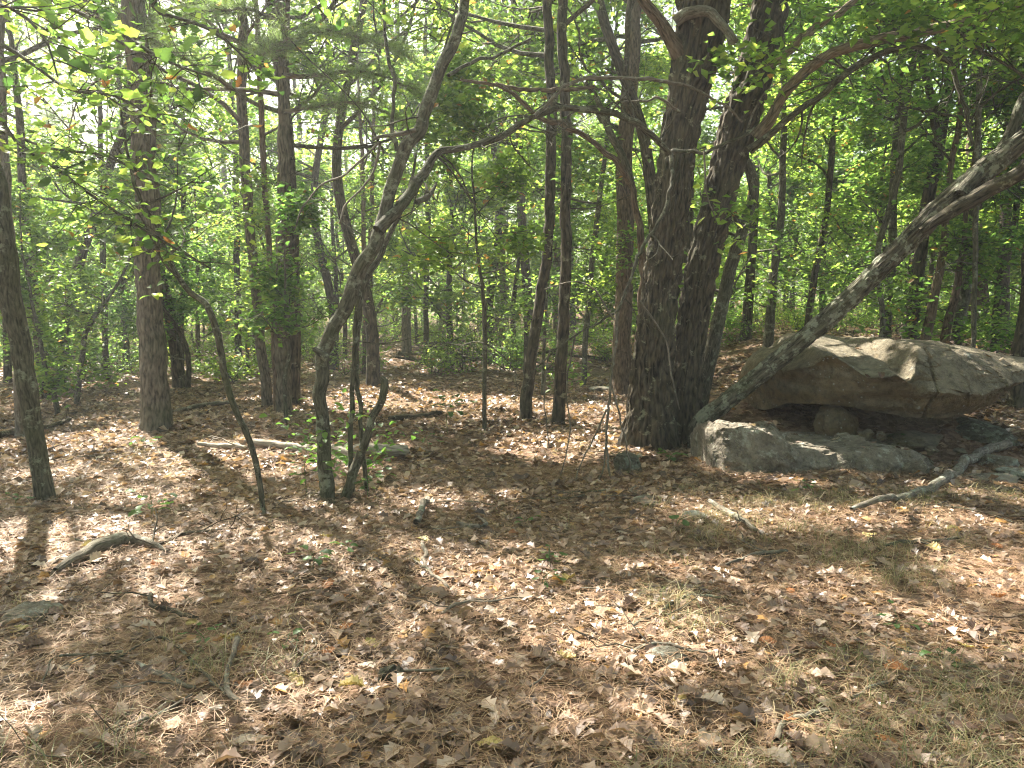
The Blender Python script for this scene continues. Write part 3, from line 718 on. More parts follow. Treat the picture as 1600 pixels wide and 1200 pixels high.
crown_on(k1[0], k1[2] * 0.3, .3, .9, 10, rs, wood, bare, (3, 3), 0, (-.2, .6))
crown_on(k3[0], k3[2] * 0.5, 0.3, 0.9, 6, rs, wood, low, (3, 3), 0.0, (-0.2, 0.8))
tag(wood.build('branches', M['grey_bark'], clump, cbO), kind='stuff')
lg = Geo(); leaves_at(lg, tips, 5, 0.12, 0.08, rs, cull=True, shape=L_MID); leaves_at(lg, low[::4], 1, 0.06, 0.07, rs, cull=False, shape=L_MID)
# leaf sprays low round the base of the clump
bt = []
for k in range(9):
    p0 = arr([G(random.choice([500, 530, 560, 585, 480]), 780 - random.random() * 30)])[0]
    grow(lg if False else Geo(), bt, p0, dirn(rs.uniform(0, 6.28), 1.1), rs.uniform(0.3, 0.8), 0.004, 2, 3, rs, (4, 4))
leaves_at(lg, bt, 2, 0.05, 0.07, rs, shape=L_MID, lo=0.3)
tag(lg.build('crown', M['leaf'], clump, cbO, smooth=False), kind='stuff')

forest_tree('pine_tree', 'tall straight pine with plated bark, thickest trunk on the left side', 'pine_bark', [(246, 672, 50), (243, 600, 44), (238, 500, 41), (233, 400, 40), (226, 300, 39), (220, 200, 38), (214, 90, 37), (208, 0, 36)],
            top=11, R=2.6, nl=14, zc=0.6, seg=90, bark=0.008, seed=21, foliage='needle', flare=0.2, kids=(7, 5))
forest_tree('oak_tree', 'leaning brown trunk at the left edge, standing nearest the camera on that side', 'grey_bark', [(72, 784, 32), (60, 700, 30), (42, 600, 32), (20, 480, 35), (2, 370, 37), (-20, 250, 36)],
            top=8, R=2.6, nl=12, zc=0.5, seg=24, bark=0.003, seed=22, flare=0.15)
forest_tree('oak_tree', 'pale slim trunk partly hidden behind the leaning trunk at the left edge', 'dead_wood', [(32, 685, 18), (30, 600, 17), (24, 500, 16), (16, 380, 15), (8, 250, 14), (2, 100, 12)], top=8, R=1.8, nl=8, zc=0.55, seed=23)
sap = forest_tree('oak_sapling', 'thin dark sapling arching up to the left, slim as a wrist', 'grey_bark', [(413, 805, 9), (405, 750, 10), (390, 690, 11), (368, 640, 11), (350, 580, 12), (338, 510, 12), (322, 475, 11), (290, 450, 10), (262, 400, 9), (240, 350, 8), (215, 300, 7), (200, 240, 5), (190, 180, 4)],
            top=2.9, R=1.0, nl=7, zc=0.55, seg=9, seed=24, per=2, leafsize=0.08, shape=L_MID, flare=0.1, kids=(3, 3))
MID = [  # label, bark, px line, D or None, top, R, foliage, stubs
 ('slender twin trunked pine with scaly bark, left of the three clustered mid trunks', 'pine_bark', [(418, 635, 18), (408, 540, 17), (398, 440, 17), (388, 320, 17), (380, 200, 17), (378, 100, 16), (376, 0, 15)], None, 11, 2.0, 'needle', 8),
 ('thin reddish stem squeezed between two thicker mid trunks', 'red_bark', [(432, 625, 10), (428, 500, 10), (420, 380, 10), (412, 250, 10), (405, 100, 9), (400, 0, 8)], 11.0, 8, 1.4, 'leaf', 4),
 ('straight dark lichened pine, right of the clustered mid trunks', 'pine_bark', [(445, 645, 27), (442, 560, 25), (440, 400, 22), (443, 250, 20), (441, 100, 18), (441, 0, 17)], None, 11, 2.2, 'needle', 10),
 ('short vine covered stem growing in front of the clustered trunks', 'grey_bark', [(448, 650, 7), (445, 600, 7), (452, 540, 6), (446, 480, 5)], 9.6, 2.6, 0.7, 'leaf', 0),
 ('slim straight dark trunk standing before the brush pile', 'grey_bark', [(665, 572, 10), (666, 450, 9), (668, 320, 9), (667, 200, 8), (665, 60, 7)], None, 9, 1.7, 'leaf', 3),
 ('knobbly slender stem alone in the sunny clearing', 'grey_bark', [(757, 672, 8), (757, 600, 8), (757, 500, 8), (752, 440, 6), (745, 390, 5), (740, 300, 4)], None, 4, 0.9, 'leaf', 6),
 ('straight pale grey trunk right of the brush pile', 'dead_wood', [(785, 560, 12), (784, 450, 12), (782, 310, 12), (784, 150, 11), (786, 20, 10)], None, 11, 2.0, 'leaf', 3),
 ('oak trunk tilting right, left one of the crossed pair before the big oak', 'oak_bark', [(820, 655, 22), (828, 570, 20), (842, 480, 19), (855, 400, 18), (861, 300, 18), (862, 180, 17), (858, 60, 16), (852, -20, 15)], None, 10.5, 3.3, 'leaf', 6),
 ('straight oak trunk, right one of the crossed pair before the big oak', 'oak_bark', [(871, 664, 23), (876, 580, 21), (882, 480, 20), (885, 380, 19), (885, 250, 18), (882, 120, 17), (880, 0, 16)], 9.6, 11, 3.4, 'leaf', 6),
 ('thin dark trunk slanting right, behind the crossed pair', 'grey_bark', [(911, 604, 10), (916, 520, 10), (924, 420, 10), (938, 300, 9), (948, 220, 8), (955, 120, 7)], None, 8, 1.6, 'leaf', 3),
 ('thick reddish pine trunk just left of and behind the big oak', 'red_bark', [(972, 560, 32), (974, 480, 30), (976, 350, 29), (978, 220, 28), (984, 100, 27), (988, -10, 25)], 13.0, 12, 2.4, 'needle', 4),
 ('dark leaning trunk curving to the right, behind the left edge trees', 'oak_bark', [(92, 612, 18), (100, 540, 17), (108, 480, 17), (122, 410, 17), (148, 340, 16), (170, 270, 14), (190, 210, 12)], None, 7, 1.8, 'leaf', 5),
 ('dark wavy trunk behind the leaning left edge trunk', 'oak_bark', [(72, 622, 15), (62, 540, 15), (52, 450, 15), (42, 370, 14), (36, 300, 13), (30, 180, 12)], None, 8, 1.8, 'leaf', 3),
 ('low forked stem bending right among the left trunks', 'grey_bark', [(120, 628, 9), (128, 560, 9), (134, 520, 9), (150, 490, 8), (166, 470, 6)], 12.5, 3.4, 0.9, 'leaf', 3),
 ('short curved stem springing beside the dark leaning left trunk', 'grey_bark', [(90, 650, 9), (84, 610, 9), (72, 580, 8), (64, 540, 7)], 11.0, 3.2, 0.8, 'leaf', 2),
 ('dark trunk beside a thinner twin in the left distance', 'oak_bark', [(167, 595, 11), (165, 520, 10), (160, 400, 10), (158, 250, 9)], None, 9, 1.8, 'leaf', 2),
 ('stout dark trunk in the left distance, right of the twin stems', 'oak_bark', [(196, 582, 12), (195, 500, 12), (190, 380, 11), (192, 200, 10)], None, 10, 2.0, 'leaf', 2),
 ('thin dark trunk just right of the big left pine', 'oak_bark', [(285, 588, 9), (284, 500, 9), (288, 400, 8), (286, 260, 8)], None, 8, 1.6, 'leaf', 3),
 ('black trunk standing straight behind the arching sapling', 'oak_bark', [(372, 578, 12), (371, 500, 12), (370, 400, 11), (368, 250, 10)], None, 10, 1.9, 'leaf', 2),
 ('black trunk close right of the clustered mid trunks', 'oak_bark', [(469, 552, 14), (468, 480, 13), (466, 380, 12), (468, 250, 11)], None, 10, 2.0, 'leaf', 2),
 ('pair member: thin brown trunk seen through the curved tree, left', 'red_bark', [(569, 584, 9), (570, 480, 9), (568, 380, 8), (566, 250, 7)], None, 8, 1.6, 'leaf', 2),
 ('thin brown trunk seen through the curved tree, right of its neighbour', 'red_bark', [(577, 580, 8), (578, 480, 8), (580, 340, 8), (584, 240, 7)], None, 8, 1.6, 'leaf', 2),
 ('thick pale trunk far off between the curved tree and the brush pile', 'dead_wood', [(690, 500, 14), (692, 430, 14), (694, 360, 13), (696, 250, 12)], 30.0, 14, 2.8, 'leaf', 0),
 ('slender trunk behind the leaning stem, right of the big oak', 'grey_bark', [(1200, 520, 17), (1207, 460, 15), (1214, 390, 13), (1222, 300, 12), (1225, 180, 10), (1222, 60, 9)], 14.0, 8, 1.8, 'leaf', 4),
 ('dark trunk behind the left half of the boulder cap', 'oak_bark', [(1262, 525, 12), (1272, 440, 12), (1290, 340, 11), (1300, 250, 10), (1310, 120, 9)], 14.5, 8, 1.8, 'leaf', 4),
 ('straight dark trunk rising behind the apex of the boulder', 'grey_bark', [(1385, 520, 16), (1389, 450, 15), (1394, 380, 14), (1396, 280, 12), (1404, 160, 10), (1410, 60, 9)], 12.5, 8, 1.8, 'leaf', 4),
 ('thick mossy trunk behind the middle of the boulder cap', 'oak_bark', [(1420, 524, 26), (1430, 450, 23), (1440, 390, 20), (1452, 310, 18), (1466, 240, 15), (1455, 140, 13), (1430, 60, 11)], 12.0, 8, 1.9, 'leaf', 4),
 ('mossy brown trunk slanting right behind the boulder cap', 'red_bark', [(1446, 528, 17), (1456, 480, 16), (1466, 430, 14), (1474, 380, 12), (1480, 300, 10), (1500, 180, 9)], 11.5, 7, 1.6, 'leaf', 5),
 ('short slanting stem among the trunks behind the boulder', 'red_bark', [(1476, 530, 15), (1486, 480, 14), (1496, 440, 12), (1506, 380, 9), (1512, 300, 7)], 11.8, 6, 1.4, 'leaf', 4),
 ('grey lichened trunk right of the slanting stems behind the boulder', 'grey_bark', [(1496, 530, 18), (1508, 460, 17), (1518, 400, 15), (1522, 320, 13), (1530, 200, 11), (1532, 60, 10)], 12.4, 9, 1.8, 'leaf', 4),
 ('pale pinkish trunk far behind the right end of the boulder', 'red_bark', [(1528, 505, 32), (1528, 450, 28), (1524, 390, 24), (1522, 300, 22), (1524, 150, 20)], 18.0, 12, 2.4, 'leaf', 0),
 ('thin crooked trunk above the right end of the boulder', 'oak_bark', [(1553, 534, 12), (1560, 460, 12), (1576, 390, 11), (1588, 330, 10), (1592, 220, 9)], 11.6, 7, 1.6, 'leaf', 4),
 ('dark trunk cut by the right edge above the boulder', 'oak_bark', [(1592, 545, 24), (1602, 480, 22), (1610, 380, 20), (1618, 250, 18)], 10.5, 8, 2.0, 'leaf', 3),
 ('tall wavy stem crossing behind the long leaning stem at upper right', 'grey_bark', [(1378, 500, 9), (1370, 400, 10), (1400, 290, 11), (1412, 200, 11), (1425, 110, 11), (1432, 20, 10)], 10.5, 8, 1.8, 'leaf', 5),
 ('slim upright stem near the upper right corner', 'grey_bark', [(1522, 500, 8), (1524, 350, 9), (1528, 220, 10), (1532, 100, 9), (1540, 0, 8)], 9.8, 8, 1.7, 'leaf', 5),
 ('thin stem with ivy like leaves left of the big oak', 'grey_bark', [(848, 600, 6), (852, 500, 6), (856, 420, 5), (862, 330, 5)], 13.0, 6, 1.3, 'leaf', 2),
]
MID = [list(m) for m in MID]
MID[20][0] = 'thin brown trunk seen through the curved tree, left of its close neighbour'
MID[0][0] = 'slender pine with scaly bark, leftmost of the clustered mid trunks'
for k, (lab, bk, line, D, top, RR_, fol, st) in enumerate(MID):
    nm = 'pine_tree' if fol == 'needle' else ('young_tree' if top < 5 else 'oak_tree')
    dd = D or G(line[0][0], line[0][1]).y
    tr_ = forest_tree(nm, lab, bk, line, D=D, top=top, R=RR_ * (1 if fol == 'leaf' else 1.35), nl=(15 if RR_ > 3 else 9) if fol == 'leaf' else 17, zc=0.42 if fol == 'leaf' else 0.34, per=7 if dd < 16 else 5, seed=100 + k, leafsize=0.1, seg=14 if line[0][2] > 15 else 9,
                foliage=fol, bark=0.003 if line[0][2] > 19 else 0, low=5 if fol == 'leaf' and dd > 10 else 0, stubs=st, kids=(5, 4) if fol == 'leaf' else (6, 4), flare=0.25)
    if k == 0: pine_a = tr_
    if k == 2: pine_b = tr_

def bough(root, line, D0, D1, seed):
    rs = np.random.default_rng(seed); o = tuple(root.location); pts, rr = px_line(line, D0, D1); g = Geo()
    c, t, r = tube(g, pts, rr, seg=6, n=40, lump=.15, seed=seed, kink=.8); tips = []
    for i in range(6, 40):
        for sd in (-1, 1):
            if rs.uniform() < .25: continue
            d = t[i] * .8 + sd * np.cross(t[i], [0, 0, 1]) * rs.uniform(.3, .9) + np.array([0, 0, rs.normal(-.05, .2)]); d /= np.linalg.norm(d); L = rs.uniform(.15, .5)
            q = [c[i], c[i] + d * L * .5, c[i] + d * L + np.array([0, 0, .03])]; tube(g, q, [.005, .004, .002], seg=3, n=4, tip=False)
            tips += [q[0] * (1 - f) + q[2] * f for f in np.linspace(.25, 1, 5)]
    g.build('bough', M['pine_bark'], root, o)
    n = Geo(); tufts(n, tips, rs, per=13, ln=.12, cull=False); tag(n.build('needles', M['needle'], root, o, smooth=False), kind='stuff')
bough(pine_a, [(378, 150, 9), (340, 122, 7), (300, 100, 5), (255, 70, 4), (215, 50, 3)], 10.4, 9.2, 1)
bough(pine_a, [(380, 105, 8), (410, 85, 6), (450, 60, 4)], 10.4, 9.6, 2)
bough(pine_b, [(443, 118, 9), (490, 118, 7), (540, 112, 5), (600, 118, 4), (670, 150, 3)], 10.2, 9.0, 3)
bough(pine_b, [(441, 60, 8), (500, 48, 6), (570, 60, 4), (640, 90, 3)], 10.2, 8.8, 4)
bough(pine_b, [(444, 175, 7), (500, 165, 5), (560, 160, 4), (620, 185, 3)], 10.2, 9.4, 5)
bough(pine_b, [(440, 30, 7), (380, 15, 5), (310, 20, 4), (250, 40, 3)], 10.2, 9.4, 6)

# dead forked leaning tree behind the big oak's left side
rs = np.random.default_rng(55)
db = P(1003, 560, 9.0); db.z = gz1(db.x, db.y); dbO = tuple(db)
dead = empty('dead_tree', dbO, 'dead forked tree bending left out from behind the big oak trunk', 'tree')
oak_limb('trunk', [(1003, 640, 15), (1004, 500, 14), (1003, 400, 14), (998, 340, 13), (985, 285, 12), (960, 250, 11), (925, 225, 10), (900, 205, 10), (865, 190, 10), (830, 172, 9), (800, 150, 8), (775, 130, 7)], 9.0, 8.0, 41, 10, 'red_bark', parent=dead, origin=dbO)
oak_limb('limb', [(990, 300, 13), (975, 255, 14), (957, 215, 14), (942, 180, 12), (930, 148, 9), (915, 128, 7)], 8.7, 8.5, 42, 10, 'grey_bark', parent=dead, origin=dbO)
oak_limb('limb', [(930, 135, 6), (880, 142, 8), (830, 138, 8), (780, 132, 7), (720, 125, 5)], 8.5, 8.2, 43, 7, 'red_bark', parent=dead, origin=dbO)

# ------------------------------------------------------------------ canopy trees that stand among the others (their crowns roof the clearing)
CAN = [(-9.5, 12.5), (-6.8, 15.5), (-2.6, 14.2), (0.4, 16.8), (3.4, 14.8), (6.8, 12.8), (-11.5, 8.5), (5.4, 17.6), (-4.4, 18.6), (9.2, 9.8), (-0.6, 20.5), (-3.4, 11.6), (-7.6, 9.6), (2.2, 12.2), (9.8, 15.2)]
CANL = ['slim canopy oak at the far left, behind the leaning trunks', 'slim canopy oak behind the big left pine', 'slim canopy oak behind the clustered mid trunks', 'slim canopy oak just left of the brush pile gap', 'slim canopy oak close behind the big oak, right side',
        'slim canopy oak behind the right half of the boulder', 'canopy oak outside the left edge reaching over the clearing', 'slim canopy oak behind the boulder, farther back', 'slim canopy oak farther back, right of the big left pine', 'canopy oak outside the right edge behind the boulder end',
        'slim canopy oak beyond the brush pile', 'canopy oak at the far right behind the slanting stems', 'slim canopy oak by the clustered mid trunks, nearer one', 'slim canopy oak left of the big pine, beside dark stems', 'slim canopy oak between the crossed pair and the big oak']
for k, (x, y) in enumerate(CAN):
    rs = np.random.default_rng(300 + k)
    z = gz1(x, y); H = rs.uniform(9, 11)
    root = empty('oak_tree', (x, y, z), CANL[k], 'tree')
    pts = [Vector((x, y, z - 0.1)), Vector((x + rs.normal(0, .1), y, z + 1.5)), Vector((x + rs.normal(0, .25), y + rs.normal(0, .2), z + 4)), Vector((x + rs.normal(0, .4), y + rs.normal(0, .3), z + 7)), Vector((x + rs.normal(0, .5), y, z + H))]
    g = Geo(); ctr, t, r = tube(g, pts, [.13, .11, .09, .07, .02], seg=10, n=30, flare=0.3, lump=.1, seed=k); g.build('trunk', M['oak_bark'], root, (x, y, z))
    wood = Geo(); tips = []
    crown_on(ctr, r, 0.42, 3.2, 13, rs, wood, tips, (6, 5))
    tag(wood.build('branches', M['grey_bark'], root, (x, y, z)), kind='stuff')
    lg = Geo(); leaves_at(lg, tips, 5, 0.16, 0.148, rs, cull=True)
    tag(lg.build('crown', M['leaf'], root, (x, y, z), smooth=False), kind='stuff')

# ------------------------------------------------------------------ background trees, copied from a few kinds
OPEN_GAPS[0] = False
def template(name, label, group, seed, H, R_, nl, z0, per, size, tr, mat='oak_bark', fol='leaf', kids=(5, 5), bend=0.3, spread=0.13):
    rs = np.random.default_rng(seed)
    root = empty(name, (0, 0, 0), label, 'tree', group)
    q = np.array([[0, 0, -0.3], [rs.normal(0, bend * .3), rs.normal(0, bend * .3), H * .25], [rs.normal(0, bend), rs.normal(0, bend), H * .6], [rs.normal(0, bend), rs.normal(0, bend), H]])
    g = Geo(); ctr, t, r = tube(g, q, [tr, tr * .8, tr * .5, .012], seg=8, n=18, flare=0.25, lump=.12, seed=seed); g.build('trunk', M[mat], root)
    wood = Geo(); tips = []
    crown_on(ctr, r, z0, R_, nl, rs, wood, tips, kids, el=(0.0, 0.8) if fol == 'leaf' else (-0.05, 0.4), up=.1 if fol == 'leaf' else .03)
    tag(wood.build('branches', M['grey_bark'], root), kind='stuff')
    lg = Geo()
    if fol == 'needle': tufts(lg, tips, rs, per=24, ln=0.18, cull=False)
    else: leaves_at(lg, tips, per, spread, size, rs)
    tag(lg.build('crown', M[fol], root, smooth=False), kind='stuff')
    return root
GU, GC, GP = 'understory trees filling the woods behind the clearing', 'tall oaks deep in the woods', 'pines deep in the woods'
LU, LC, LP = 'leafy understory tree with low green branches behind the clearing', 'tall leafy oak deep in the woods', 'tall pine with needle tufts deep in the woods'
under = [template('understory_tree', LU, GU, 400 + k, H, R_, nl, .2, 5, (.10, .14, .12, .105, .15)[k], .045 + .01 * k, kids=(5, 5), bend=.35) for k, (H, R_, nl) in enumerate([(5.0, 1.7, 12), (6.0, 1.9, 13), (4.2, 1.6, 11), (7.0, 2.0, 14), (5.6, 1.8, 12)])]
tall = [template('tall_oak_tree', LC, GC, 420 + k, H, 3.3, 15, .32, 7, .13, .13, kids=(6, 4), spread=.2) for k, H in enumerate([13, 15, 12])]
pines = [template('tall_pine_tree', LP, GP, 440 + k, H, 2.4, 18, .35, 0, 0, .14, 'pine_bark', 'needle', kids=(7, 5), bend=.15) for k, H in enumerate([14, 16])]
spots = []
def free(x, y, d):
    for a, b in spots:
        if (a - x) ** 2 + (b - y) ** 2 < d * d: return False
    return True
first = set()
def put(src, x, y, s):
    spots.append((x, y))
    z = gz1(x, y)
    if id(src) not in first:
        first.add(id(src)); src.location = (x, y, z); src.rotation_euler = (0, 0, random.uniform(0, 6.28)); src.scale = (s, s, s)
        o = src
    else: o = copy_tree(src, (x, y, z), random.uniform(0, 6.28), s, src['label'])
    if y < 3: o['label'] = src['look'] + ' added unseen behind the viewpoint'; o['group'] = src['look'] + ' group added behind the viewpoint'; return
    zone = 'left of the curved tree' if x < -.19 * y else ('left of the big oak' if x < .17 * y else 'right of the big oak')
    far = 'nearer rows' if y < 19 else ('middle rows' if y < 30 else 'far rows')
    o['label'] = src['look'] + ' in the ' + far + ', ' + zone
    o['group'] = src['look'] + ' group, ' + far + ', ' + zone
for o_, lk in zip(under, ['slim understory tree', 'bushy understory tree', 'short leafy sapling', 'taller understory tree', 'airy understory tree']): o_['look'] = lk
for o_, lk in zip(tall, ['tall full crowned oak', 'tallest leafy oak', 'tall loose crowned oak']): o_['look'] = lk
for o_, lk in zip(pines, ['tall tufted pine', 'tallest tufted pine']): o_['look'] = lk
random.seed(21)
cnt = 0
for _ in range(6000):
    y = random.uniform(14.5, 46); x = random.uniform(-1, 1) * (0.74 * y + 3)
    if x > 3 and y < 16: continue
    if y > 21 and not free(x, y, 1.9): continue
    if not free(x, y, 1.55): continue
    if y < 18 and abs(x + 0.5) < 3.5: continue
    u = random.random()
    if y > 24 and u < (0.07 if x < -.1 * y else 0.16): put(random.choice(tall), x, y, random.uniform(.85, 1.15))
    elif y > 23 and u < (0.28 if x < 2 else 0.2): put(random.choice(pines), x, y, random.uniform(.85, 1.1))
    else: put(random.choice(under), x, y, random.uniform(.75, 1.25))
    cnt += 1
    if cnt >= 200: break

for (x, y, q) in [(-9, -4, 2), (-5, -6.5, 0), (-1.5, -8, 1), (2.5, -6.5, 2), (6, -5, 0), (10, -2.5, 1), (-11, 1, 0), (0.5, -10.5, 0)]: put(tall[q], x, y, random.uniform(.85, 1.0))  # unseen trees added behind the camera to hold back skylight from that side
for (x, y, q) in [(-7, -3, 0), (-3, -4.6, 1), (.5, -5, 3), (4.2, -4.2, 4), (8, -1.5, 1)]: put(under[q], x, y, random.uniform(.9, 1.2))
# far-off woods as one mass
rs = np.random.default_rng(90)
k = 78000
y = rs.uniform(42, 80, k); x = rs.uniform(-1, 1, k) * (0.8 * y + 8)
hh = np.where(x / y < -.1, .68, 1.0) * 15 + 5 * vnoise(np.stack([x * .15, y * .15, x * 0], 1), 8)
z = gz(x, y) + hh * rs.uniform(0, 1, k) ** 1.15
pos = np.stack([x, y, z], 1)
m = vnoise(pos * 0.55, 12) + 0.5 * vnoise(pos * 1.4, 13) > -0.25
pos = pos[m]; k = len(pos); lg = Geo()
an = rs.uniform(0, 6.28, k)
scatter(lg, L_LO, pos, np.stack([np.cos(an), np.sin(an), rs.normal(-.2, .3, k)], 1), rs.normal(0, .5, (k, 3)) + np.array([0, 0, 1]), rs.uniform(.25, .5, k), np.clip(rs.uniform(0, .9, k), 0, .9))
tag(lg.build('distant_woods', M['leaf'], None, (0, 60, 0), smooth=False), 'distant mass of green woods beyond the last trunks', 'woods', kind='stuff')

# ------------------------------------------------------------------ undergrowth
def shrub(name, label, cat, group, seed, H, n, size, spread, shape=L_MID, fol='leaf'):
    rs = np.random.default_rng(seed); root = empty(name, (0, 0, 0), label, cat, group)
    w = Geo(); tips = []
    for k in range(n): grow(w, tips, np.array([rs.normal(0, .05), rs.normal(0, .05), -.02]), dirn(rs.uniform(0, 6.28), rs.uniform(.5, 1.4)), H * rs.uniform(.6, 1.1), .008, 1, 2, rs, (6, 4), .05)
    w.build('stems', M['grey_bark'], root)
    lg = Geo(); leaves_at(lg, tips, 4, spread, size, rs, shape=shape, lo=.2)
    tag(lg.build('leaves', M[fol], root, smooth=False), kind='stuff'); return root
SG = 'low shrubs along the far edge of the clearing'
SL = 'low bushy green shrub at the far edge of the clearing'
shr = [shrub('shrub', SL, 'shrub', SG, 500 + k, H, 7, .075, .08) for k, H in enumerate([.7, .5, 1.1, .9])]
for o_, lk in zip(shr, ['low green shrub', 'ankle high green shrub', 'waist high leafy shrub', 'rounded green shrub']): o_['look'] = lk
cnt = 0
for _ in range(3000):
    y = random.uniform(15.5, 32); x = random.uniform(-1, 1) * (0.72 * y + 1)
    if -5 < x < 9 and y < 16.8: continue
    if not free(x, y, .7): continue
    put(random.choice(shr), x, y, random.uniform(.7, 1.6)); cnt += 1
    if cnt >= 180: break

# ------------------------------------------------------------------ rocks
def facets(V, n, slope, seed):
    # broken, angular relief: every piece of the surface tilts its own way
    r = np.random.default_rng(seed); S_ = V[r.integers(0, len(V), n)]; T_ = r.normal(0, 1, (n, 3)); out = np.zeros(len(V))
    W = V + .03 * np.stack([vnoise(V * 6, seed), vnoise(V * 6, seed + 1), vnoise(V * 6, seed + 2)], 1)
    for a in range(0, len(V), 4000):
        d = ((W[a:a + 4000, None, :] - S_[None]) ** 2).sum(-1); k = d.argmin(1)
        out[a:a + 4000] = np.einsum('ij,ij->i', V[a:a + 4000] - S_[k], T_[k]) * slope
    return out

def loft(g, stations, nr, nl, disp, seed, strata=0.0, extra=None):
    """Sections along x: each a closed loop of (x, y, z); resampled and roughened."""
    S = []
    for loop in stations:
        L = np.array(loop + [loop[0]], dtype=np.float64)
        d = np.r_[0, np.cumsum(np.linalg.norm(np.diff(L, axis=0), axis=1))]
        # same number of samples on each side of the section
        per = nr // (len(loop))
        pts = []
        for a in range(len(loop)):
            for t in range(per): pts.append(L[a] * (1 - t / per) + L[a + 1] * (t / per))
        S.append(pts)
    S = np.array(S); m = S.shape[1]
    t = np.linspace(0, len(S) - 1, nl); i = np.clip(t.astype(int), 0, len(S) - 2); f = (t - i)[:, None, None]
    A = S[i] * (1 - f) + S[i + 1] * f
    B = A.copy()
    for _ in range(1): B[1:-1] = (B[:-2] + 2 * B[1:-1] + B[2:]) / 4; B = (np.roll(B, 1, 1) + 4 * B + np.roll(B, -1, 1)) / 6
    V = B.reshape(-1, 3); c = B.mean(axis=1, keepdims=True)
    nrm = unit((B - c).reshape(-1, 3))
    h = disp * (fbm(V * 1.9, 5, seed) + 0.35 * np.abs(fbm(V * 7, 4, seed + 1)))
    if strata: h = h + strata * np.sign(vnoise(np.stack([V[:, 0] * .8, V[:, 1] * .8, V[:, 2] * 11], 1), seed + 3)) * np.abs(vnoise(np.stack([V[:, 0] * .8, V[:, 1] * .8, V[:, 2] * 11], 1), seed + 3)) ** .5 * (np.abs(nrm[:, 2]) < .75)
    if extra is not None: h = h + extra(V, nrm)
    V = V + nrm * h[:, None]
    r = np.arange(nl - 1)[:, None] * m; j = np.arange(m)[None, :]; j2 = (j + 1) % m
    Q = np.stack([r + j, r + j2, r + m + j2, r + m + j], -1).reshape(-1, 4)
    n0 = len(V); V = np.vstack([V, V[:m].mean(0), V[n0 - m:n0].mean(0)])
    T = [(j1, n0, (j1 + 1) % m) for j1 in range(m)] + [(n0 - m + j1, n0 - m + (j1 + 1) % m, n0 + 1) for j1 in range(m)]
    g.add(V, T, Q)

# the balanced cap rock
CAP = np.array([(1176, 590, 596, 634, 8.5, 8.9), (1184, 582, 589, 640, 8.35, 9.1), (1212, 562, 570, 640, 8.0, 9.2), (1232, 552, 578, 636, 7.75, 9.2), (1256, 545, 578, 630, 7.6, 9.2), (1290, 540, 556, 630, 7.4, 9.2), (1304, 533, 560, 632, 7.3, 9.2),
                (1328, 521, 572, 634, 7.2, 9.2), (1345, 519, 580, 636, 7.15, 9.2), (1360, 520, 588, 638, 7.1, 9.2), (1400, 523, 590, 644, 7.05, 9.2), (1425, 523, 606, 648, 7.0, 9.2), (1440, 525, 602, 651, 7.0, 9.2), (1470, 528, 606, 654, 7.0, 9.1), (1500, 532, 612, 654, 7.05, 9.0),
                (1540, 536, 610, 645, 7.15, 8.8), (1575, 541, 600, 628, 7.25, 8.7), (1600, 546, 590, 612, 7.4, 8.6), (1624, 556, 580, 594, 7.6, 8.4), (1638, 566, 574, 582, 7.8, 8.1)], float)
st = []
rs = np.random.default_rng(5)
for px in np.r_[1176, np.arange(1182, 1636, 7.5), 1638]:
    tb, te, lo, D, Db = [float(np.interp(px, CAP[:, 0], CAP[:, q])) for q in range(1, 6)]
    if 1215 < px < 1600: te += 2.0 * round(2 * float(vnoise(np.array([[px / 26.0, 0, 0]]), 3)[0])) + 1.6 * float(vnoise(np.array([[px / 9.0, 0, 0]]), 4)[0])
    e = P(px, te, D); t = P(px, tb, Db - .25); xs = e.x
    rec = .10 if px < 1445 else .02
    l1 = P(px, lo, D + .30); mid = P(px, te + (lo - te) * .5, D + rec + .06); lip = P(px, te + 5, D + rec * .5)
    w = float(np.interp(px, [1428, 1462, 1590, 1620], [0, 1, 1, 0]))      # right of the crack the face is steep from near the top
    if w > 0:
        e2 = P(px, tb + 14 + 3 * float(vnoise(np.array([[px / 12.0, 5, 0]]), 4)[0]), D + .34); l2 = P(px, (tb + te) / 2 + 6, D + .16); m2 = P(px, te + 6, D + .0); l3 = P(px, lo, D + .22)
        e = e.lerp(e2, w); lip = lip.lerp(l2, w); mid = mid.lerp(m2, w); l1 = l1.lerp(l3, w)
    st.append([(xs, t.y, t.z), (xs, (t.y + e.y) / 2, (t.z + e.z) / 2 + .05), (xs, e.y + .03, e.z + .012), (xs, e.y, e.z), (xs, lip.y, lip.z), (xs, mid.y, mid.z), (xs, l1.y, l1.z), (xs, (l1.y + Db) / 2, l1.z + .02), (xs, Db - .05, l1.z + .08), (xs, Db, t.z - .12)])
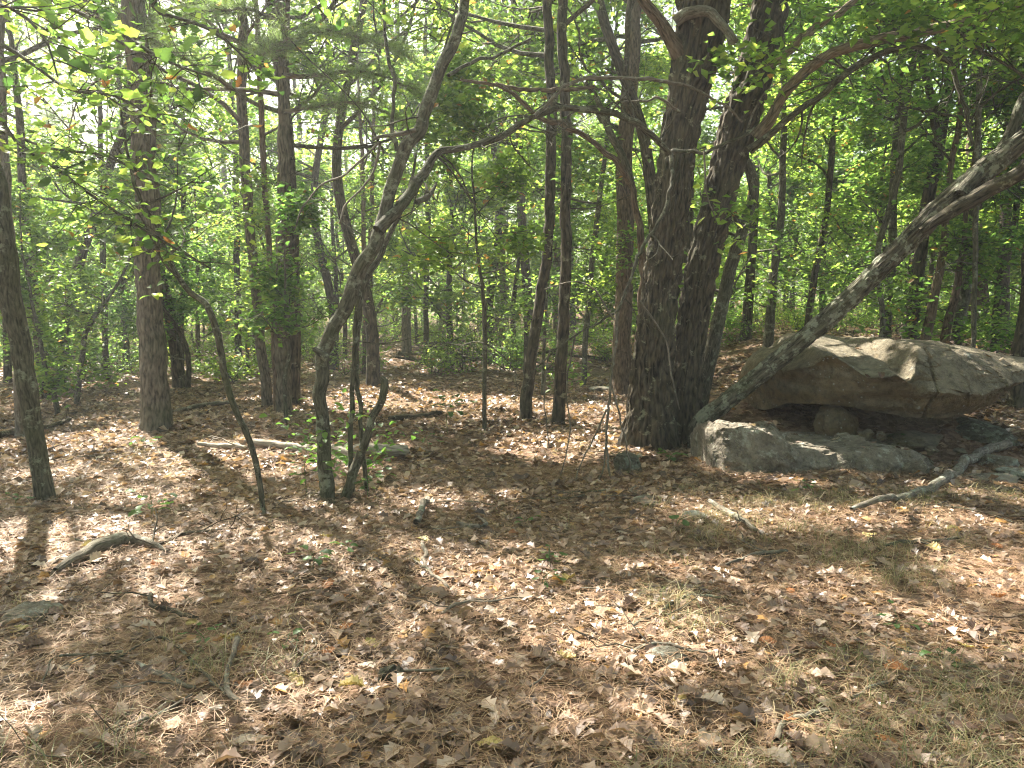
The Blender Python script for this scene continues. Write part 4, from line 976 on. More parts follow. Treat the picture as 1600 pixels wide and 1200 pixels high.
def cap_cracks(V, nrm):
    h = np.zeros(len(V))
    xc = P(1444, 580, 7.3).x + .10 * (V[:, 2] - .9) + .03 * vnoise(V * 7, 3)
    h -= .05 * np.exp(-((V[:, 0] - xc) / .012) ** 2) * (V[:, 1] < 8.4)
    a = P(1343, 520, 8.9); b = P(1372, 563, 7.7)
    t = np.clip((V[:, 1] - b.y) / (a.y - b.y), 0, 1); xl = b.x + (a.x - b.x) * t + .02 * vnoise(V * 9, 5)
    h -= .03 * np.exp(-((V[:, 0] - xl) / .010) ** 2) * (V[:, 1] > b.y) * (nrm[:, 2] > .3)
    face = np.clip(1 - np.abs(nrm[:, 2]) * 1.3, 0, 1)
    h += face * .05 * (np.abs(vnoise(V * np.array([1.6, 1.6, 7]), 61)) - .3) + face * .015 * vnoise(V * np.array([4, 4, 16]), 62)
    q = np.floor(3 * fbm(V * np.array([1.5, 1.5, 3.0]), 3, 63)) / 3
    h += facets(V, 70, .10, 5) * (.06 + .94 * face) + facets(V, 520, .08, 6) * (.15 + .85 * face)
    return h + face * .05 * q + .009 * fbm(V * 14, 4, 64) + (1 - face) * (.010 * fbm(V * 3, 3, 67) + .006 * np.round(2 * fbm(V * np.array([5, 5, 5]), 2, 68)) / 2)
g = Geo(); loft(g, st, 150, 240, .016, 4, strata=.006, extra=cap_cracks)
tag(g.build('balanced_boulder', M['cap_rock'], None, tuple(P(1400, 600, 8)), smooth=False), 'huge flat topped boulder balanced on a small stone, its underside in shade', 'boulder')
# ledge the stones stand on
st = []
for px, top, edge, bot, D, Db in [(1098, 685, 688, 700, 7.15, 7.4), (1104, 660, 676, 735, 6.95, 7.6), (1130, 655, 668, 752, 6.72, 7.75), (1180, 658, 668, 758, 6.62, 7.8), (1225, 662, 690, 756, 6.62, 7.8), (1250, 680, 706, 752, 6.68, 7.9), (1300, 688, 700, 752, 6.70, 8.0),
                                  (1350, 688, 700, 750, 6.70, 8.1), (1400, 689, 702, 748, 6.72, 8.1), (1440, 692, 708, 746, 6.8, 8.1), (1462, 706, 722, 738, 6.95, 8.1)]:
    e = P(px, edge, D + .05); b = P(px, bot, D); t = P(px, top, D + (.35 if px < 1240 else .7)); xs = b.x
    st.append([(xs, Db, min(t.z, .22)), (xs, t.y, t.z), (xs, (t.y + e.y) / 2, (t.z + e.z) / 2 + .02), (xs, e.y, e.z), (xs, D - .02, (e.z + b.z) / 2), (xs, D, b.z - .1), (xs, Db, -.2)])
def ledge_cracks(V, nrm):
    q = np.floor(4 * fbm(V * np.array([2.5, 2.5, 5.0]), 3, 73)) / 4
    return facets(V, 60, .10, 7) + facets(V, 420, .09, 8) + .03 * q + .012 * fbm(V * 13, 4, 74) + .03 * (np.abs(vnoise(V * 6, 75)) - .3)
g = Geo(); loft(g, st, 112, 170, .05, 14, strata=.01, extra=ledge_cracks)
tag(g.build('rock_ledge', M['ledge_rock'], None, tuple(P(1250, 750, 7)), smooth=False), 'low lichened rock ledge with a blocky pale end in front of the balanced boulder', 'rock')

def rock(name, label, px, py, D, wpx, hm, depth, mat, seed, cat='rock', planes=10, group=None, lift=-0.012, box=1.0, rot=None, rough=.2, sub=4, z=None):
    """A faceted stone wpx wide, hm metres high."""
    if D is None:
        q = G(px, py); D = q.y
    rs = np.random.default_rng(seed)
    import bmesh
    bm = bmesh.new(); bmesh.ops.create_icosphere(bm, subdivisions=sub, radius=1.0)
    V = np.array([v.co[:] for v in bm.verts]); T = np.array([[v.index for v in f.verts] for f in bm.faces]); bm.free()
    if box < 1: V = np.sign(V) * np.abs(V) ** box * .82
    for k in range(planes):
        n = unit(rs.normal(0, 1, (1, 3)))[0]; d = rs.uniform(.55, .85); s = V @ n; V = V - np.where(s > d, s - d, 0)[:, None] * n
    V = V * (1 + rough * fbm(V * 1.7 + seed, 5, seed)[:, None] + .05 * vnoise(V * 6 + seed, seed)[:, None])
    V = V * (1 + facets(V, 26, .16, seed)[:, None])
    w = wpx / 2 * D / FPX; V = V * np.array([w, depth / 2, hm * .62])
    a = rs.uniform(-.3, .3) if rot is None else rot; ca, sa = math.cos(a), math.sin(a); V = V @ np.array([[ca, sa, 0], [-sa, ca, 0], [0, 0, 1]])
    c = P(px, py, D); zz = gz1(c.x, c.y) if z is None else z
    V = V + np.array([c.x, D, zz + hm * .38 + lift])
    g = Geo(); g.add(V, T)
    return tag(g.build(name, M[mat], None, (c.x, D, zz), smooth=False), label, cat, group)

def zpx(py, D): return P(800, py, D).z
rock('prop_stone', 'blocky upright stone propping the balanced boulder', 1312, 655, 7.75, 74, .40, .35, 'cap_rock', 3, 'stone', 5, z=zpx(684, 7.75), rough=.08, box=.4, rot=.25)
rock('prop_stone', 'dark hidden stone block under the left of the balanced boulder', 1215, 640, 8.7, 90, .5, .6, 'cap_rock', 13, 'stone', 6, z=zpx(672, 8.7))
rock('stone', 'small pale stone just right of the prop stone', 1352, 680, 7.55, 30, .12, .15, 'cap_rock', 4, 'stone', z=zpx(686, 7.55))
rock('stone', 'tiny round stone, second right of the prop stone', 1376, 682, 7.5, 18, .09, .1, 'cap_rock', 5, 'stone', z=zpx(687, 7.5))
rock('stone', 'sloping brown slab stone under the middle of the boulder', 1425, 680, 7.75, 110, .22, .6, 'cap_rock', 6, 'stone', z=zpx(700, 7.75))
rock('boulder', 'dark mossy boulder half under the right end of the balanced boulder', 1500, 680, 8.1, 160, .38, 1.0, 'moss_stone', 7, 'boulder', z=zpx(706, 8.1))
rock('stone', 'little sunlit stone lying on the dirt of the ledge', 1455, 703, 7.2, 24, .08, .1, 'cap_rock', 8, 'stone', z=zpx(708, 7.2))
rock('stone', 'thin flat stone right of the little sunlit stone', 1500, 702, 7.4, 22, .05, .1, 'cap_rock', 9, 'stone', z=zpx(706, 7.4))
rock('stone', 'small pale round stone at the right end of the ledge', 1432, 738, 6.65, 36, .16, .22, 'ledge_rock', 10, 'stone')
rock('flat_rock', 'flat pale rock sunk in leaves behind the fallen branch', 1548, 752, None, 90, .1, .45, 'ledge_rock', 11)
rock('flat_rock', 'flat rock cut by the right edge, beside the fallen branch', 1600, 748, None, 80, .12, .5, 'stone', 12)
rock('flat_rock', 'low rock behind the flat pale rock at the right', 1562, 728, None, 66, .12, .35, 'stone', 15)
rock('stone', 'pale greenish stone leaning at the foot of the big oak', 978, 738, None, 54, .24, .28, 'moss_stone', 16, 'stone')
rock('stone', 'flat grey stone in leaves before the big oak', 1010, 785, None, 50, .06, .3, 'stone', 17, 'stone')
rock('stone', 'half buried tan stone beside the grey stick, right of centre', 1088, 812, None, 40, .08, .2, 'stone', 18, 'stone')
rock('flat_rock', 'flat grey rock at the left edge of the foreground', 45, 966, None, 100, .09, .28, 'stone', 19)
rock('stone', 'round mossy green stone among dead leaves in the foreground', 610, 1068, None, 44, .09, .11, 'moss_stone', 20, 'stone')
rock('stone', 'small pale lichened stone left of the round mossy one', 541, 1066, None, 34, .035, .07, 'stone', 21, 'stone')
rock('stone', 'tan stone under twigs in the centre right foreground', 1045, 1035, None, 62, .08, .14, 'stone', 22, 'stone')
rock('stone', 'grey stone patch on the ground by the sapling foot', 400, 828, None, 36, .04, .12, 'stone', 23, 'stone')
rock('stone', 'distant flat stone behind the crossed trunks', 940, 610, None, 40, .12, .4, 'stone', 24, 'stone')

# ------------------------------------------------------------------ fallen wood
def stick(name, label, line, mat, seed, cat='stick', seg=8, lift=0.35, twigs=0, group=None, tr=0.022):
    pts, rr = [], []
    for (px, py, w) in line:
        q = G(px, py); r = w / 2 * q.y / FPX
        pts.append(Vector((q.x, q.y, q.z + r * lift + .012 + tr))); rr.append(r)
    o = tuple(pts[0]); rs = np.random.default_rng(seed)
    g = Geo(); L = sum((pts[k + 1] - pts[k]).length for k in range(len(pts) - 1))
    c, t, r = tube(g, pts, rr, seg=seg, n=max(6, int(L / .03)), lump=.2, seed=seed, kink=1.0, bark=.0012 if seg > 8 else 0)
    if twigs:
        root = empty(name, o, label, cat, group); g.build('main_stem', M[mat], root, o)
        for k in range(twigs):
            w = Geo(); i = rs.integers(2, len(c) - 2); grow(w, [], c[i], dirn(rs.uniform(0, 6.28), rs.uniform(-.05, .35)), rs.uniform(.15, .45), r[i] * .5, 2, 3, rs, (2, 2), 0, .3)
            w.build('twig', M[mat], root, o)
        return root
    return tag(g.build(name, M[mat], None, o), label, cat, group)
stick('fallen_log', 'long pale fallen log lying behind the curved small tree', [(385, 698, 9), (430, 703, 12), (490, 709, 14), (560, 717, 17), (600, 718, 18), (636, 717, 19)], 'log_wood', 1, 'log', 14, .8)
stick('fallen_branch', 'curved lichened fallen branch lying before the rock ledge at right', [(1330, 806, 8), (1380, 796, 11), (1430, 782, 14), (1470, 766, 15), (1496, 748, 16), (1510, 730, 15), (1540, 715, 15), (1575, 703, 14)], 'dead_wood', 2, 'branch', 14, .7)
stick('fallen_branch', 'thick weathered grey branch lying at left in the foreground', [(88, 906, 10), (120, 888, 18), (150, 874, 22), (178, 864, 24), (205, 858, 18), (240, 866, 10), (262, 872, 5)], 'dead_wood', 3, 'branch', 14, 1.1, 3)
stick('fallen_branch', 'dark mossy branch on the ground behind the leafy seedling', [(608, 660, 7), (640, 656, 11), (668, 652, 11), (690, 650, 7)], 'oak_bark', 4, 'branch', 9)
STK = [('lichened stick pointing to the camera, right of the curved tree', [(650, 826, 10), (660, 806, 11), (668, 788, 9)], 'dead_wood', 0),
 ('short grey stick with a knob, right of the clump', [(715, 826, 6), (735, 832, 8), (757, 832, 7), (748, 815, 4)], 'dead_wood', 0),
 ('grey stick slanting below the rock ledge', [(1108, 792, 8), (1140, 812, 10), (1160, 826, 9), (1182, 838, 6)], 'dead_wood', 2),
 ('slim lichened stick near the right centre ground', [(1130, 893, 4), (1170, 880, 6), (1200, 874, 7), (1230, 870, 5)], 'dead_wood', 2),
 ('broken white barked stick in the bottom right', [(1212, 1175, 12), (1222, 1145, 10), (1260, 1135, 11), (1294, 1126, 10)], 'dead_wood', 0),
 ('short bleached stick above the white barked one', [(1330, 1105, 5), (1360, 1090, 6), (1385, 1080, 6)], 'dead_wood', 0),
 ('arched twig over the tan stone', [(975, 1040, 4), (1000, 1025, 6), (1040, 1020, 6), (1070, 1030, 5), (1105, 1033, 4)], 'dead_wood', 3),
 ('dark branching twig above the tan stone', [(990, 990, 4), (1040, 962, 5), (1070, 946, 6), (1110, 944, 5), (1140, 948, 3)], 'grey_bark', 4),
 ('upright bent lichened stick in the lower left', [(372, 1012, 10), (362, 1040, 8), (356, 1070, 8), (358, 1100, 10), (375, 1112, 8)], 'dead_wood', 0),
 ('peeling grey stick in the lower left', [(214, 1048, 6), (240, 1062, 9), (270, 1078, 9), (305, 1088, 6)], 'dead_wood', 1),
 ('long thin brown twig crossing the lower left', [(170, 1050, 3), (240, 1010, 5), (285, 1030, 5), (320, 1070, 5), (370, 1112, 4)], 'grey_bark', 2),
 ('long slanting bare twig at the bottom left', [(150, 1185, 4), (200, 1150, 5), (250, 1130, 5), (300, 1100, 4)], 'dead_wood', 2),
 ('dark curved branch with upturned stub on the left ground', [(236, 940, 6), (240, 962, 8), (270, 968, 8), (295, 974, 7), (310, 978, 5)], 'oak_bark', 1),
 ('long thin stick behind the thick weathered branch', [(240, 862, 4), (290, 845, 6), (330, 838, 6), (370, 834, 4)], 'oak_bark', 3),
 ('dark pole lying in the shade at the left edge', [(-20, 690, 10), (20, 682, 11), (60, 676, 9), (110, 660, 6)], 'oak_bark', 1),
 ('small pole lying by the arching sapling', [(310, 700, 6), (350, 703, 8), (385, 706, 6)], 'log_wood', 1),
 ('short pale stick in the leaf litter, centre', [(660, 850, 6), (664, 880, 7), (668, 905, 6)], 'dead_wood', 0),
 ('forked pale stick in the sunny leaves, centre', [(640, 880, 3), (665, 898, 5), (685, 915, 6), (700, 930, 6)], 'dead_wood', 1),
 ('thin grey stick curved in the middle foreground', [(690, 970, 4), (720, 955, 6), (765, 948, 5)], 'dead_wood', 1),
 ('long straight twig at right under the grass', [(1380, 862, 4), (1430, 858, 7), (1500, 850, 5)], 'grey_bark', 2),
 ('dead bough resting on the ground by the thin dark trunks', [(1120, 590, 4), (1150, 575, 6), (1185, 560, 7), (1205, 545, 5)], 'red_bark', 3),
 ('pole lying behind the big left pine', [(270, 648, 5), (310, 640, 7), (360, 634, 6)], 'dead_wood', 2)]
for k, (lab, ln, mt, tw) in enumerate(STK): stick('stick', lab, ln, mt, 30 + k, 'stick', 8, .6, tw)
rs = np.random.default_rng(65)
for k in range(64):
    y0 = rs.uniform(2.5, 9) ; x0 = rs.uniform(-.68, .68) * y0; a = rs.normal(.2, .7) + (math.pi if rs.uniform() < .5 else 0); L = rs.uniform(.12, .55)
    pts = [Vector((x0 + math.cos(a + b) * L * f, y0 + math.sin(a + b) * L * f, 0)) for f, b in ((0, 0), (.35, rs.normal(0, .15)), (.7, rs.normal(0, .2)), (1, rs.normal(0, .2)))]
    for p in pts: p.z = gz1(p.x, p.y) + .04 + rs.uniform(0, .012)
    r = rs.uniform(.0025, .007); g = Geo(); tube(g, pts, [r, r * .9, r * .7, r * .4], seg=5, n=12, lump=.15, seed=k, kink=.8)
    if rs.uniform() < .5: tube(g, [pts[1], pts[1] + Vector((math.cos(a + .7), math.sin(a + .7), .15)) * L * .4], [r * .6, r * .3], seg=4, n=5, kink=.6, seed=k)
    tag(g.build('twig', M[('dead_wood', 'grey_bark', 'red_bark')[k % 3]], None, tuple(pts[0])), 'thin broken twig lying on the dead leaves', 'twig', 'thin twigs scattered over the clearing')
# brush pile
bp = G(720, 572)
bmix = ['dead_wood', 'grey_bark', 'oak_bark']
rs = np.random.default_rng(66)
for k in range(26):
    x = bp.x + rs.normal(0, .9); y = bp.y + rs.normal(0, .5); z0 = gz1(x, y) + rs.uniform(.03, .45)
    a = rs.normal(0, .5) + (math.pi if rs.uniform() < .5 else 0); L = rs.uniform(.8, 2.2); d = dirn(a, rs.normal(.05, .22))
    p = np.array([x, y, z0]); pts = [p - d * L / 2, p - d * L / 6 + rs.normal(0, .06, 3), p + d * L / 6 + rs.normal(0, .06, 3), p + d * L / 2]
    r = rs.uniform(.015, .06); g = Geo(); tube(g, pts, [r, r * .9, r * .75, r * .4], seg=7, n=14, lump=.15, seed=k)
    tag(g.build('dead_branch', M[bmix[k % 3]], None, tuple(p)), 'tangled grey dead branch in the brush pile beyond the clearing', 'branch', 'dead branches in the brush pile')

# ------------------------------------------------------------------ leaf litter
def wedge(n, d0, d1, p, rs, pad=.3):
    y = (d0 ** p + rs.uniform(0, 1, n) * (d1 ** p - d0 ** p)) ** (1 / p)
    x = rs.uniform(-1, 1, n) * (.70 * y + pad)
    return x, y
def flat_dirs(k, rs, tilt):
    a = rs.uniform(0, 6.28, k)
    return np.stack([np.cos(a), np.sin(a), rs.normal(0, .15, k)], 1), np.stack([rs.normal(0, tilt, k), rs.normal(0, tilt, k), np.ones(k)], 1)
rs = np.random.default_rng(71)
g = Geo()
for (n, d0, d1, p, shapes, sz, zt) in ((12500, 2.0, 6.2, 1.4, L_DRY, .072, .03), (37000, 5.8, 15, 1.6, L_DRYLO, .085, .025), (30000, 14, 30, 1.5, [L_LO], .12, .03)):
    x, y = wedge(n, d0, d1, p, rs)
    dens = fbm(np.stack([x * .7, y * .7, x * 0], 1), 3, 33)
    bare = (x > 2.35) & (x < 5.0) & (y > 7.1) & (y < 9.3) & (rs.uniform(0, 1, n) < .93)
    kp = ~bare & (dens > -.28 + .35 * (x < -1) * (y < 6)) | (rs.uniform(0, 1, n) < .35); kp &= ~bare; x, y = x[kp], y[kp]
    z = gz(x, y) + rs.uniform(.0, zt, len(x)) + .004; rn = rs.uniform(0, 1, len(x)) * .95; rn[rs.uniform(0, 1, len(x)) < .025] = .975
    w = rs.integers(0, len(shapes), len(x))
    for s in range(len(shapes)):
        q = w == s; kk = int(q.sum()); f, nn = flat_dirs(kk, rs, .2)
        scatter(g, shapes[s], np.stack([x, y, z], 1)[q], f, nn, sz * (.4 + 1.15 * rs.uniform(0, 1, kk) ** 1.3), rn[q])
tag(g.build('leaf_litter', M['litter'], None, (0, 5, 0), smooth=False), 'thick layer of dry brown leaves covering the forest floor', 'leaf litter', kind='stuff')
# pine needles
def needles(g, n, d0, d1, p, ln, wd, zt, rs):
    x, y = wedge(n, d0, d1, p, rs)
    z = gz(x, y) + rs.uniform(.002, zt, n); a = rs.uniform(0, 6.28, n); L = ln * rs.uniform(.6, 1.2, n)
    d = np.stack([np.cos(a), np.sin(a), rs.normal(0, .12, n)], 1) * L[:, None] / 2; s = np.stack([-np.sin(a), np.cos(a), a * 0], 1) * wd; c = np.stack([x, y, z + np.abs(d[:, 2])], 1)
    b = np.stack([rs.normal(0, .008, n), rs.normal(0, .008, n), rs.uniform(0, .006, n)], 1)
    V = np.stack([c - d, c + b - s, c + b + s, c + d], 1).reshape(-1, 3); i = np.arange(n)[:, None] * 4
    T = np.concatenate([i + np.array([0, 2, 1]), i + np.array([1, 2, 3])]); g.add(V, T, None, V, np.repeat(rs.uniform(0, 1, n), 4))
g = Geo(); needles(g, 90000, 2.0, 7, 1.5, .11, .0013, .05, rs); needles(g, 40000, 6.5, 12, 1.6, .14, .002, .03, rs)
tag(g.build('pine_needles', M['dry_needle'], None, (0, 5, 0), smooth=False), 'reddish brown dry pine needles strewn over the ground', 'pine needles', kind='stuff')
# grass
def grass(g, n, fx, ln, rs):
    x, y = fx(n); k = len(x); tuft = np.stack([x, y, gz(x, y)], 1)
    per = 14; b = np.repeat(tuft, per, 0) + np.concatenate([rs.normal(0, .035, (k * per, 2)), np.zeros((k * per, 1))], 1); m = len(b)
    a = rs.uniform(0, 6.28, m); L = ln * rs.uniform(.5, 1.3, m); lean = rs.uniform(.7, 1.75, m); o = np.stack([np.cos(a), np.sin(a), a * 0], 1); s = np.stack([-np.sin(a), np.cos(a), a * 0], 1) * .0013
    c = [b]; 
    for t in (.4, .75, 1.0):
        ang = lean * t; c.append(b + o * (L * t * np.sin(ang))[:, None] + np.array([0, 0, 1]) * (L * t * np.cos(ang) * (1 - .25 * t))[:, None])
    V = np.stack([c[0] - s, c[0] + s, c[1] - s, c[1] + s, c[2] - s * .7, c[2] + s * .7, c[3]], 1).reshape(-1, 3); i = np.arange(m)[:, None] * 7
    T = np.concatenate([i + np.array(t) for t in ((0, 1, 3), (0, 3, 2), (2, 3, 5), (2, 5, 4), (4, 5, 6))]); g.add(V, T, None, V, np.repeat(rs.uniform(0, 1, m), 7))
def right_patch(n):
    x, y = wedge(n, 2.2, 6.0, 1.2, rs); q = (x > .35 + .22 * (y - 2) + .3 * vnoise(np.stack([y * 1.5, x, x * 0], 1), 2)) & (fbm(np.stack([x * 1.4, y * 1.4, x * 0], 1), 3, 44) > .02); return x[q], y[q]
def any_patch(n):
    x, y = wedge(n, 3, 18, 1.6, rs); q = fbm(np.stack([x * .6, y * .6, x * 0], 1), 3, 45) > .33; return x[q], y[q]
g = Geo(); grass(g, 1900, right_patch, .19, rs); grass(g, 2300, any_patch, .16, rs)
def bl(n):
    x, y = wedge(n, 2.2, 3.6, 1.3, rs); q = (x < -.9) & (fbm(np.stack([x * 1.4, y * 1.4, x * 0], 1), 3, 46) > 0); return x[q], y[q]
grass(g, 250, bl, .2, rs)
tag(g.build('grass', M['grass'], None, (0, 5, 0), smooth=False), 'thin wispy green and straw coloured grass among the dead leaves', 'grass', kind='stuff')

# single large dry leaves lying on top, nearest the camera
def tint(name, c):
    return leaf_mat(name, [(0, c), (1, c)], trans=.14, tboost=1.2, rough=.55)
KIN = [('brown', (.14, .085, .058), .46, 'curled dark brown oak leaf'), ('tan', (.28, .19, .135), .78, 'dry tan oak leaf'), ('orange', (.36, .15, .055), .86, 'orange brown fallen leaf'), ('pale', (.40, .32, .25), .95, 'pale bleached oak leaf'), ('yellow', (.42, .33, .12), 1.0, 'dull yellow fallen leaf')]
lm = {}
for nm, c, _, _ in KIN:
    mt = tint(nm + '_dry_leaf', c)
    for s in range(6):
        gg = Geo(); V, T = L_DRYHI[s]; st_ = np.array([(-.012, -.28, .0), (.012, -.28, 0), (0, .02, .01)])
        gg.add(V - np.array([0, .5, 0]), T, None, V * .12 + s * 3, .5); gg.add(st_ - np.array([0, .5, 0]), [(0, 1, 2)])
        lm[nm, s] = gg.mesh('fallen_leaf', mt, smooth=False)
rs = np.random.default_rng(81)
x, y = wedge(290, 2.3, 4.9, 1.25, rs, .1)
for k in range(290):
    u = rs.uniform(); nm, c, _, lab = next(q for q in KIN if u <= q[2])
    o = bpy.data.objects.new('fallen_leaf', lm[nm, int(rs.integers(0, 6))]); COL.objects.link(o)
    s = rs.uniform(.065, .12); o.location = (x[k], y[k], gz1(x[k], y[k]) + .036); o.scale = (s, s, s)
    o.rotation_euler = (rs.normal(0, .14), rs.normal(0, .16), rs.uniform(0, 6.28))
    tag(o, lab + ' lying on the litter in the foreground', 'leaf', nm + ' fallen leaves in the foreground')

def rest_on(obj, n, label, group, seed):
    rs = np.random.default_rng(seed); me = obj.data; V = np.empty(len(me.vertices) * 3); me.vertices.foreach_get('co', V); V = V.reshape(-1, 3)
    Nn = np.empty(len(me.vertices) * 3); me.vertices.foreach_get('normal', Nn); Nn = Nn.reshape(-1, 3)
    k = np.where(Nn[:, 2] > .8)[0]; k = rs.choice(k, n, replace=False)
    for i in k:
        p = V[i] + np.array(obj.location); nm = ('brown', 'tan', 'pale')[int(rs.integers(0, 3))]
        o = bpy.data.objects.new('fallen_leaf', lm[nm, int(rs.integers(0, 6))]); COL.objects.link(o); s = rs.uniform(.055, .1)
        o.location = p + np.array([0, 0, .008]); o.scale = (s,) * 3; q = Vector(Nn[i]).to_track_quat('Z', 'Y').to_euler(); o.rotation_euler = (q.x, q.y, rs.uniform(0, 6.28))
        tag(o, label, 'leaf', group)
rest_on(bpy.data.objects['balanced_boulder'], 16, 'dry leaf lying on top of the balanced boulder', 'dry leaves on the balanced boulder', 1)
rest_on(bpy.data.objects['rock_ledge'], 22, 'dry leaf lying on the low rock ledge', 'dry leaves on the rock ledge', 2)

# ------------------------------------------------------------------ seedlings with single leaves
hm = {}
for nm in ('leaf_hero_green', 'leaf_hero_orange'):
    for s in range(3):
        gg = Geo(); V, T = leaf_shape(11, True, .12, .12, .34, s + 1, amp=.38); gg.add(V, T, None, V * .12 + s, s * .5); hm[nm, s] = gg.mesh('leaf', M[nm], smooth=True)
    gg = Geo(); V, T = leaf_shape(9, False, .15, .15, .27, 2); gg.add(V, T, None, V * .12, .8); hm[nm, 3] = gg.mesh('leaf', M[nm], smooth=True)
def leaf_child(root, org, p, f, size, nm, s, rs):
    o = bpy.data.objects.new('leaf', hm[nm, s]); COL.objects.link(o); o.parent = root
    f = Vector(tuple(f)).normalized(); up = Vector((rs.normal(0, .3), rs.normal(0, .3), 1)); n = (up - f * up.dot(f)).normalized(); sd = f.cross(n)
    from mathutils import Matrix
    m = Matrix((( sd.x, f.x, n.x), (sd.y, f.y, n.y), (sd.z, f.z, n.z)))
    o.rotation_euler = m.to_euler(); o.location = Vector(tuple(p)) - Vector(org); o.scale = (size,) * 3
def seedling(label, px, py, H, nleaf, size, seed, spread=.12, shape=None):
    rs = np.random.default_rng(seed); b = G(px, py); org = tuple(b); root = empty('seedling', org, label, 'plant')
    g = Geo(); pts = [b + Vector((0, 0, -.02)), b + Vector((rs.normal(0, .02), rs.normal(0, .02), H * .5)), b + Vector((rs.normal(0, .04), rs.normal(0, .04), H))]
    c, t, r = tube(g, pts, [.003, .0025, .0015], seg=5, n=8)
    ends = []
    for k in range(nleaf):
        i = int(rs.uniform(.45, 1) * 7); a = k * 2.4 + rs.uniform(0, .5); d = dirn(a, rs.uniform(.0, .5)); q = c[i] + d * rs.uniform(.02, spread)
        tube(g, [c[i], q], [.0012, .0009], seg=3, n=2, tip=False); ends.append((q, d))
    g.build('stem', M['leaf_hero_green'], root, org)
    for q, d in ends: leaf_child(root, org, q, d + np.array([0, 0, -.35]), size * rs.uniform(.7, 1.2), 'leaf_hero_green', int(rs.integers(0, 3)) if shape is None else shape, rs)
for a in [('bright green oak seedling in the lower left centre', 488, 895, .14, 9, .07, 1, .09), ('small oak seedling just right of the brightest one', 545, 868, .1, 5, .06, 2, .06), ('broad leaved seedling in shade behind the weathered branch', 235, 812, .2, 10, .1, 3, .14),
          ('tall bright seedling in the sunny middle clearing', 700, 680, .5, 16, .13, 4, .25), ('tiny pale green sprout left of the hanging twigs', 862, 888, .14, 8, .05, 5, .06, 3), ('small sprout in front of the rock ledge', 1268, 782, .16, 9, .06, 6, .1, 3),
          ('creeping green seedling in the lower right grass', 1400, 985, .07, 8, .055, 7, .12), ('bright sprig in the lower right corner', 1478, 1040, .08, 6, .05, 8, .07), ('low green sprig in the lower left needles', 325, 1010, .07, 8, .045, 9, .07, 3),
          ('flat green seedling left of the hanging twigs', 828, 820, .06, 5, .07, 10, .05), ('single green leafed sprout by the tan stone', 1060, 828, .1, 3, .08, 11, .04, 3), ('fern like plant at the foot of the big oak', 1045, 722, .1, 7, .11, 12, .08),
          ('dark seedling in the bottom left shade', 440, 1005, .05, 4, .06, 13, .05), ('seedling behind the log left', 470, 715, .14, 7, .09, 14, .12), ('seedling right of the log end', 672, 700, .16, 8, .08, 15, .12), ('pale sprout in the left sunlight', 225, 702, .12, 7, .1, 16, .1),
          ('sprout beside the weathered branch far left', 20, 790, .1, 6, .07, 17, .1), ('leafy sprig at the foot of the curved tree', 480, 775, .45, 16, .08, 18, .16, 3), ('second leafy sprig at the foot of the curved tree, right side', 575, 785, .3, 14, .07, 19, .16, 3),
          ('green sprig by the leaf pile at centre right', 850, 925, .12, 6, .05, 20, .07, 3), ('seedling on the dirt of the ledge right of the prop stone', 1415, 694, .1, 5, .06, 21, .05, 3)]: seedling(*a)

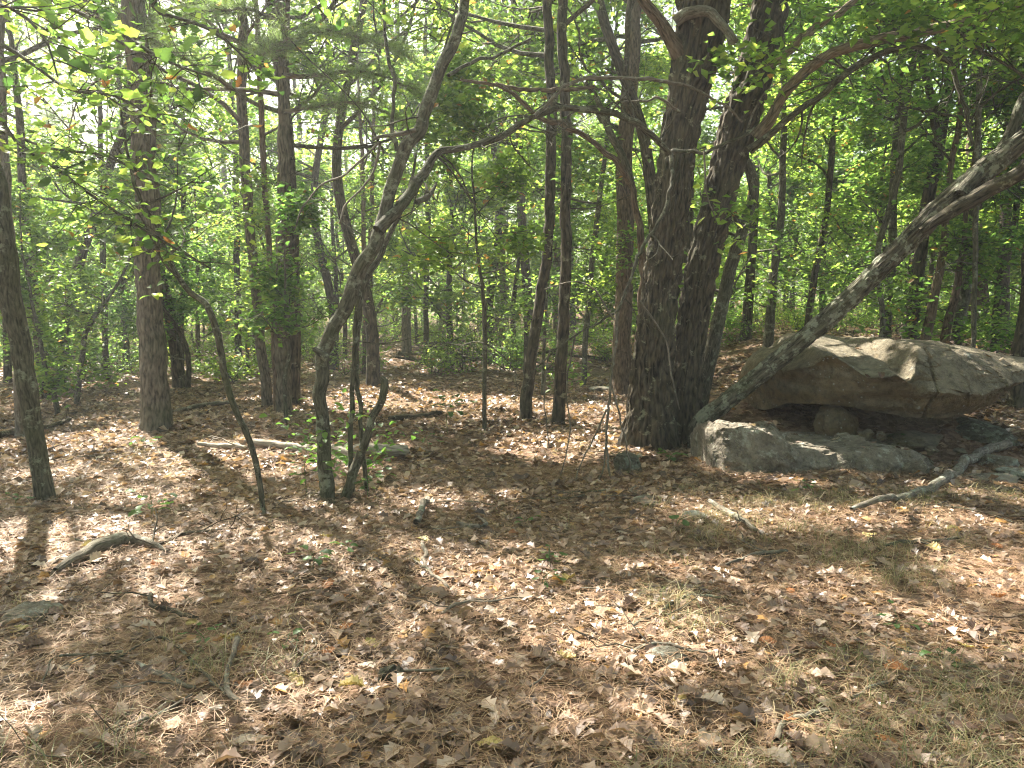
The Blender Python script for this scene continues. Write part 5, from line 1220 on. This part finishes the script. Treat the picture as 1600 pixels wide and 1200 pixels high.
# overhanging young tree just outside the left edge: its leafy limbs reach into the picture
rs = np.random.default_rng(97)
ox, oy = -4.6, 4.6
oO = (ox, oy, gz1(ox, oy)); near = empty('overhanging_tree', oO, 'near leafy limbs with green and orange leaves hanging across the upper left corner', 'tree')
g = Geo(); tube(g, [Vector(oO) + Vector((0, 0, -.1)), Vector((ox, oy, 1.5)), Vector((ox + .1, oy - .2, 3)), Vector((ox, oy, 5.5))], [.07, .06, .05, .02], seg=12, n=24, flare=.3, lump=.1); g.build('trunk', M['grey_bark'], near, oO)
nleaf = 0; extra = Geo()
for k, (ln, D0, D1) in enumerate([([(-60, 160, 6), (30, 225, 5), (90, 265, 5), (150, 310, 4.5), (235, 365, 4), (330, 420, 3)], 4.6, 4.9), ([(-80, -60, 8), (60, -10, 7), (140, 28, 6), (200, 60, 5), (260, 95, 4), (330, 120, 3)], 4.2, 3.6),
                                 ([(-80, 60, 8), (0, 70, 7), (50, 100, 5), (110, 140, 4.5), (180, 150, 4), (250, 190, 3)], 4.4, 4.2), ([(-60, 0, 6), (20, 15, 5), (70, 60, 4), (90, 120, 3)], 3.4, 3.2), ([(-80, 190, 6), (0, 205, 5), (80, 232, 4), (170, 245, 4), (250, 290, 3)], 5.0, 5.0),
                                 ([(180, -40, 7), (240, 15, 6), (300, 35, 5), (350, 60, 4), (400, 110, 3)], 4.5, 4.9)]):
    pts, rr = px_line(ln, D0, D1); g = Geo()
    c, t, r = tube(g, [Vector((ox, oy, 2.6 + .3 * k)), *pts], [.03, *rr], seg=6, n=40, lump=.1, seed=k)
    tw = Geo(); sites = []
    for j in range(16):
        i = int(rs.uniform(.3, 1) * 39); d = t[i] * .5 + dirn(rs.uniform(0, 6.28), rs.uniform(-.3, .3)); L = rs.uniform(.15, .5); q = [c[i]]
        for s in range(3): d = d + rs.normal(0, .2, 3); d = d / np.linalg.norm(d); q.append(q[-1] + d * L / 3); sites.append((q[-1], d))
        tube(g, q, [.004, .003, .0022, .0015], seg=4, n=5, tip=False)
    ex = []
    for j in range(22):
        i = int(rs.uniform(.15, 1) * 39); d = t[i] * .4 + dirn(rs.uniform(0, 6.28), rs.uniform(-.4, .4)); L = rs.uniform(.2, .6); q = [c[i]]
        for s in range(3): d = d + rs.normal(0, .25, 3); d = d / np.linalg.norm(d); q.append(q[-1] + d * L / 3); ex.append(q[-1])
        tube(g, q, [.004, .003, .0022, .0015], seg=3, n=4, tip=False)
    leaves_at(extra, ex, 2, .04, .085, rs, shape=L_OAKLO, cull=False, lo=.1)
    g.build('limb', M['grey_bark'], near, oO)
    rs.shuffle(sites)
    for (q, d) in sites[:46]:
        if nleaf >= 276: break
        dd = d + rs.normal(0, .7, 3); dd[2] -= .25
        leaf_child(near, oO, q, dd, rs.uniform(.055, .105), 'leaf_hero_orange' if rs.uniform() < .05 else 'leaf_hero_green', int(rs.integers(0, 4)), rs); nleaf += 1

tag(extra.build('small_leaves', M['leaf'], near, oO, smooth=False), kind='stuff')
print('TRIS', sum(len(m.polygons) for m in bpy.data.meshes), 'OBJ', len(bpy.data.objects))
